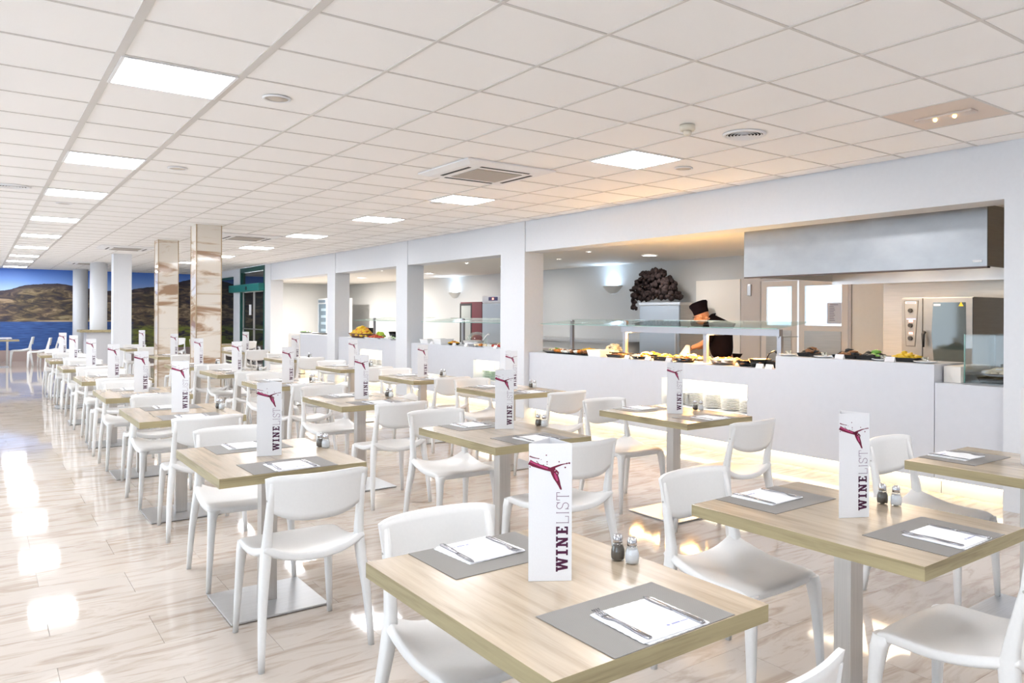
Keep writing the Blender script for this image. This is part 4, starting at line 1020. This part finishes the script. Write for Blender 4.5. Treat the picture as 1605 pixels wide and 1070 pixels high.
# kitchen ceiling lights
for k, (x, y) in enumerate(((8.45, 8.92), (8.31, 16.22), (8.0, 19.42), (8.3, 12.9))):
    t = thing('round_downlight', 'large round white downlight in the kitchen ceiling, ' + ['near the first pilaster', 'third from the front', 'farthest', 'second from the front'][k], 'ceiling light', (x, y, KC - .001), 0, 'round kitchen downlights')
    MB().lathe([(.13, 0), (.13, -.01), (.115, -.014), (.11, -.002)], 32, cap=False).obj('rim', trimw, t)
    MB().lathe([(.11, -.003), (.001, -.004)], 32).obj('diffuser', spotem, t)
SPL = [(7.3, 9.05), (7.9, 10.6), (6.75, 12.45), (7.2, 12.55), (6.7, 15.5), (7.05, 16.0), (6.9, 14.3), (7.1, 18.4)]
for k, (x, y) in enumerate(SPL):
    t = thing('spotlight', 'small recessed spotlight in the kitchen ceiling, %s from the front' % ORD[k], 'spotlight', (x, y, KC - .001), 0, 'recessed kitchen spotlights')
    MB().lathe([(.045, 0), (.045, -.006), (.034, -.008), (.032, -.002)], 24, cap=False).obj('rim', trimw, t)
    MB().lathe([(.032, -.003), (.001, -.004)], 20).obj('lamp', spotem, t)

# ------------------------------------------------------------------ chef
def skin_mesh(verts, edges, radii, name, m, parent, sub=2, root=0):
    me = bpy.data.meshes.new(name); me.from_pydata(verts, edges, []); me.materials.append(m)
    o = bpy.data.objects.new(name, me); COL.objects.link(o)
    md = o.modifiers.new('skin', 'SKIN')
    for i, r in enumerate(radii):
        rr = r if isinstance(r, tuple) else (r, r)
        me.skin_vertices[0].data[i].radius = rr; me.skin_vertices[0].data[i].use_root = (i == root)
    md.use_smooth_shade = True
    s = o.modifiers.new('sub', 'SUBSURF'); s.levels = sub; s.render_levels = sub
    dg = bpy.context.evaluated_depsgraph_get(); ne = bpy.data.meshes.new_from_object(o.evaluated_get(dg))
    for p in ne.polygons: p.use_smooth = True
    o.modifiers.clear(); o.data = ne; o.parent = parent
    if not ne.materials: ne.materials.append(m)
    return o
skinm = mat('skin', (.58, .27, .14), .5); cloth = mat('black_uniform', (.010, .006, .008), 1.0, spec=.1); hatm = mat('black_hat', (.009, .006, .010), 1.0, spec=.1)
# local frame: x -> towards the counter (-X world), y -> +Y world (the way he leans)
ch = thing('person', 'cook in black uniform and black hat bending over the hot dishes', 'person', (7.84, 6.72, 0))
def L(a, b, z): return (-a, b, z)   # a towards the counter, b towards +Y
V = [L(.0, .14, .95), L(.02, .15, 1.12), L(.05, .15, 1.29), L(.07, .19, 1.41), L(.09, .31, 1.44), L(.11, .36, 1.46),
     L(.22, .17, 1.36), L(.27, .15, 1.17), L(.27, .28, 1.10), L(.30, .42, 1.055),      # arm nearest the camera
     L(-.14, .18, 1.34), L(-.16, .34, 1.16), L(.02, .44, 1.08), L(.12, .50, 1.04),     # other arm
     L(.04, .12, .85), L(.03, .10, .50), L(-.01, .08, .10), L(.09, .10, .045),
     L(-.13, .15, .85), L(-.15, .14, .50), L(-.17, .12, .10), L(-.07, .15, .045)]
E_ = [(0, 1), (1, 2), (2, 3), (3, 4), (4, 5), (3, 6), (6, 7), (7, 8), (8, 9), (3, 10), (10, 11), (11, 12), (12, 13), (0, 14), (14, 15), (15, 16), (16, 17), (0, 18), (18, 19), (19, 20), (20, 21)]
R2 = [(.12, .10), (.12, .10), (.13, .10), (.11, .09), (.055, .055), (.055, .055), .045, .042, .040, .030, .045, .042, .040, .030, .09, .065, .045, .04, .09, .065, .045, .04]
body = skin_mesh(V, E_, R2, 'body', skinm, ch)
# uniform: jacket sleeves and trousers over the same skeleton
Vj = [L(.0, .14, .88)] + V[1:4] + [L(.08, .265, 1.42), V[6], V[7], L(.275, .18, 1.15), V[10], V[11], L(-.11, .37, 1.14)]
skin_mesh(Vj, [(0, 1), (1, 2), (2, 3), (3, 4), (3, 5), (5, 6), (6, 7), (3, 8), (8, 9), (9, 10)], [(.18, .16), (.195, .165), (.22, .185), (.215, .185), .10, .088, .066, .060, .088, .066, .060], 'jacket', cloth, ch)
Vt = [L(.0, .14, 1.0), V[14], V[15], L(-.01, .08, .12), V[18], V[19], L(-.17, .12, .12)]
skin_mesh(Vt, [(0, 1), (1, 2), (2, 3), (0, 4), (4, 5), (5, 6)], [(.17, .15), .115, .09, .07, .115, .09, .07], 'trousers', cloth, ch)
# head, tilted down and turned to the pans
hc = Vector(L(.12, .40, 1.475)); HM = Matrix.Translation(hc) @ Matrix.Rotation(math.radians(35), 4, 'Z') @ Matrix.Rotation(math.radians(-20), 4, 'X') @ Matrix.Scale(1.1, 4)
hb = MB(); b = bmesh.new(); bmesh.ops.create_uvsphere(b, u_segments=24, v_segments=18, radius=1)
for v in b.verts:
    x, y, z = v.co; f = 1 - .22 * max(0, -z) ; jaw = 1 + .10 * max(0, y) * max(0, -z)
    v.co = Vector((x * .076 * f, y * .094 * f * jaw, z * .115))
    if y > .6 and abs(x) < .35: v.co.y += .006 * (1 - abs(z))
for fc in b.faces: fc.smooth = True
hb.merge(b, HM); b.free()
hd = hb.obj('head', skinm, ch)
def hp(x, y, z): return HM @ Vector((x, y, z))
nb = MB(); nb.loft([[hp(-.010, .088, .022), hp(.010, .088, .022), hp(0, .094, .022)], [hp(-.014, .088, -.015), hp(.014, .088, -.015), hp(0, .118, -.018)], [hp(-.008, .088, -.028), hp(.008, .088, -.028), hp(0, .098, -.028)]]); nb.obj('nose', skinm, hd)
for s in (-1, 1):
    MB().ball((s * .077, .0, .0), .026, .4, .8, 1.2, sub=2, M=HM).obj('ear', skinm, hd)
    MB().ball((s * .031, .086, .022), .011, 1.2, .6, .7, sub=2, M=HM).obj('eye', mat('eye', (.05, .03, .03), .3), hd)
    MB().ball((s * .031, .089, .040), .012, 1.6, .5, .35, sub=1, M=HM).obj('eyebrow', blackm, hd)
MB().ball((0, .088, -.052), .020, 1.2, .35, .28, sub=2, M=HM).obj('mouth', mat('lip_red', (.45, .15, .11), .5), hd)
b2 = MB()
rings = []
for z, r, rip in ((.035, .088, 0), (.06, .092, 0), (.09, .093, 0), (.115, .100, .05), (.150, .112, .08), (.175, .104, .08), (.188, .07, .05), (.192, .02, 0)):
    rings.append([hp(r * (1 + rip * math.sin(k * 2 * PI / 24 * 6)) * math.cos(2 * PI * k / 24) * .9, r * (1 + rip * math.sin(k * 2 * PI / 24 * 6)) * math.sin(2 * PI * k / 24) * 1.06 - .005, z) for k in range(24)])
b2.loft(rings).obj('chef_hat', hatm, ch)
# glasses
gm = MB()
for s in (-1, 1):
    pts = [hp(s * .033 + .021 * math.cos(a * PI / 6), .103, .018 + .015 * math.sin(a * PI / 6)) for a in range(13)]
    gm.tube(pts, .0018, 5); gm.tube([hp(s * .054, .103, .02), hp(s * .082, .0, .012)], .0018, 5)
gm.tube([hp(-.012, .103, .02), hp(.012, .103, .02)], .0018, 5); gm.obj('glasses', blackm, ch)
def hand(wr, dirv, side):
    wr = Vector(wr); d = Vector(dirv).normalized(); up = Vector((0, 0, 1)); sd = d.cross(up).normalized() * side
    base = wr + d * .075
    Vh = [wr, wr + d * .04, base]; Eh = [(0, 1), (1, 2)]; Rh = [(.026, .020), (.036, .017), (.036, .014)]
    me = skin_mesh([tuple(v) for v in Vh], Eh, Rh, 'hand', skinm, ch, sub=1)
    for q in range(4):
        r0 = base + sd * (.027 - .018 * q) - d * .012; ln = (.068, .078, .073, .056)[q]
        p1 = r0 + d * ln * .5 + Vector((0, 0, -.006)); p2 = r0 + d * ln * .85 + Vector((0, 0, -.026)); p3 = r0 + d * ln * .95 + Vector((0, 0, -.045))
        MB().tube([r0, p1, p2, p3], [.009, .0085, .0078, .006], 8).obj('finger', skinm, me)
    r0 = wr + d * .028 + sd * .030; MB().tube([r0, r0 + sd * .024 + d * .025, r0 + sd * .022 + d * .055 + Vector((0, 0, -.02))], [.011, .010, .0075], 8).obj('thumb', skinm, me)
hand(L(.30, .42, 1.055), (-.25, .8, -.25), 1); hand(L(.12, .50, 1.04), (-.4, .7, -.2), -1)
tag(MB().loft([[(7.30 - d, 6.99 - w, z), (7.33 - d, 6.99 - w, z), (7.33 - d, 6.99 + w, z), (7.30 - d, 6.99 + w, z)] for d, w, z in ((.06, .09, .952), (.05, .08, .99), (.02, .05, 1.05), (0, .025, 1.10))]).obj('white_cloth', paper), 'folded white cloth by the cook\'s hand', 'cloth')
bpy.context.view_layer.update()
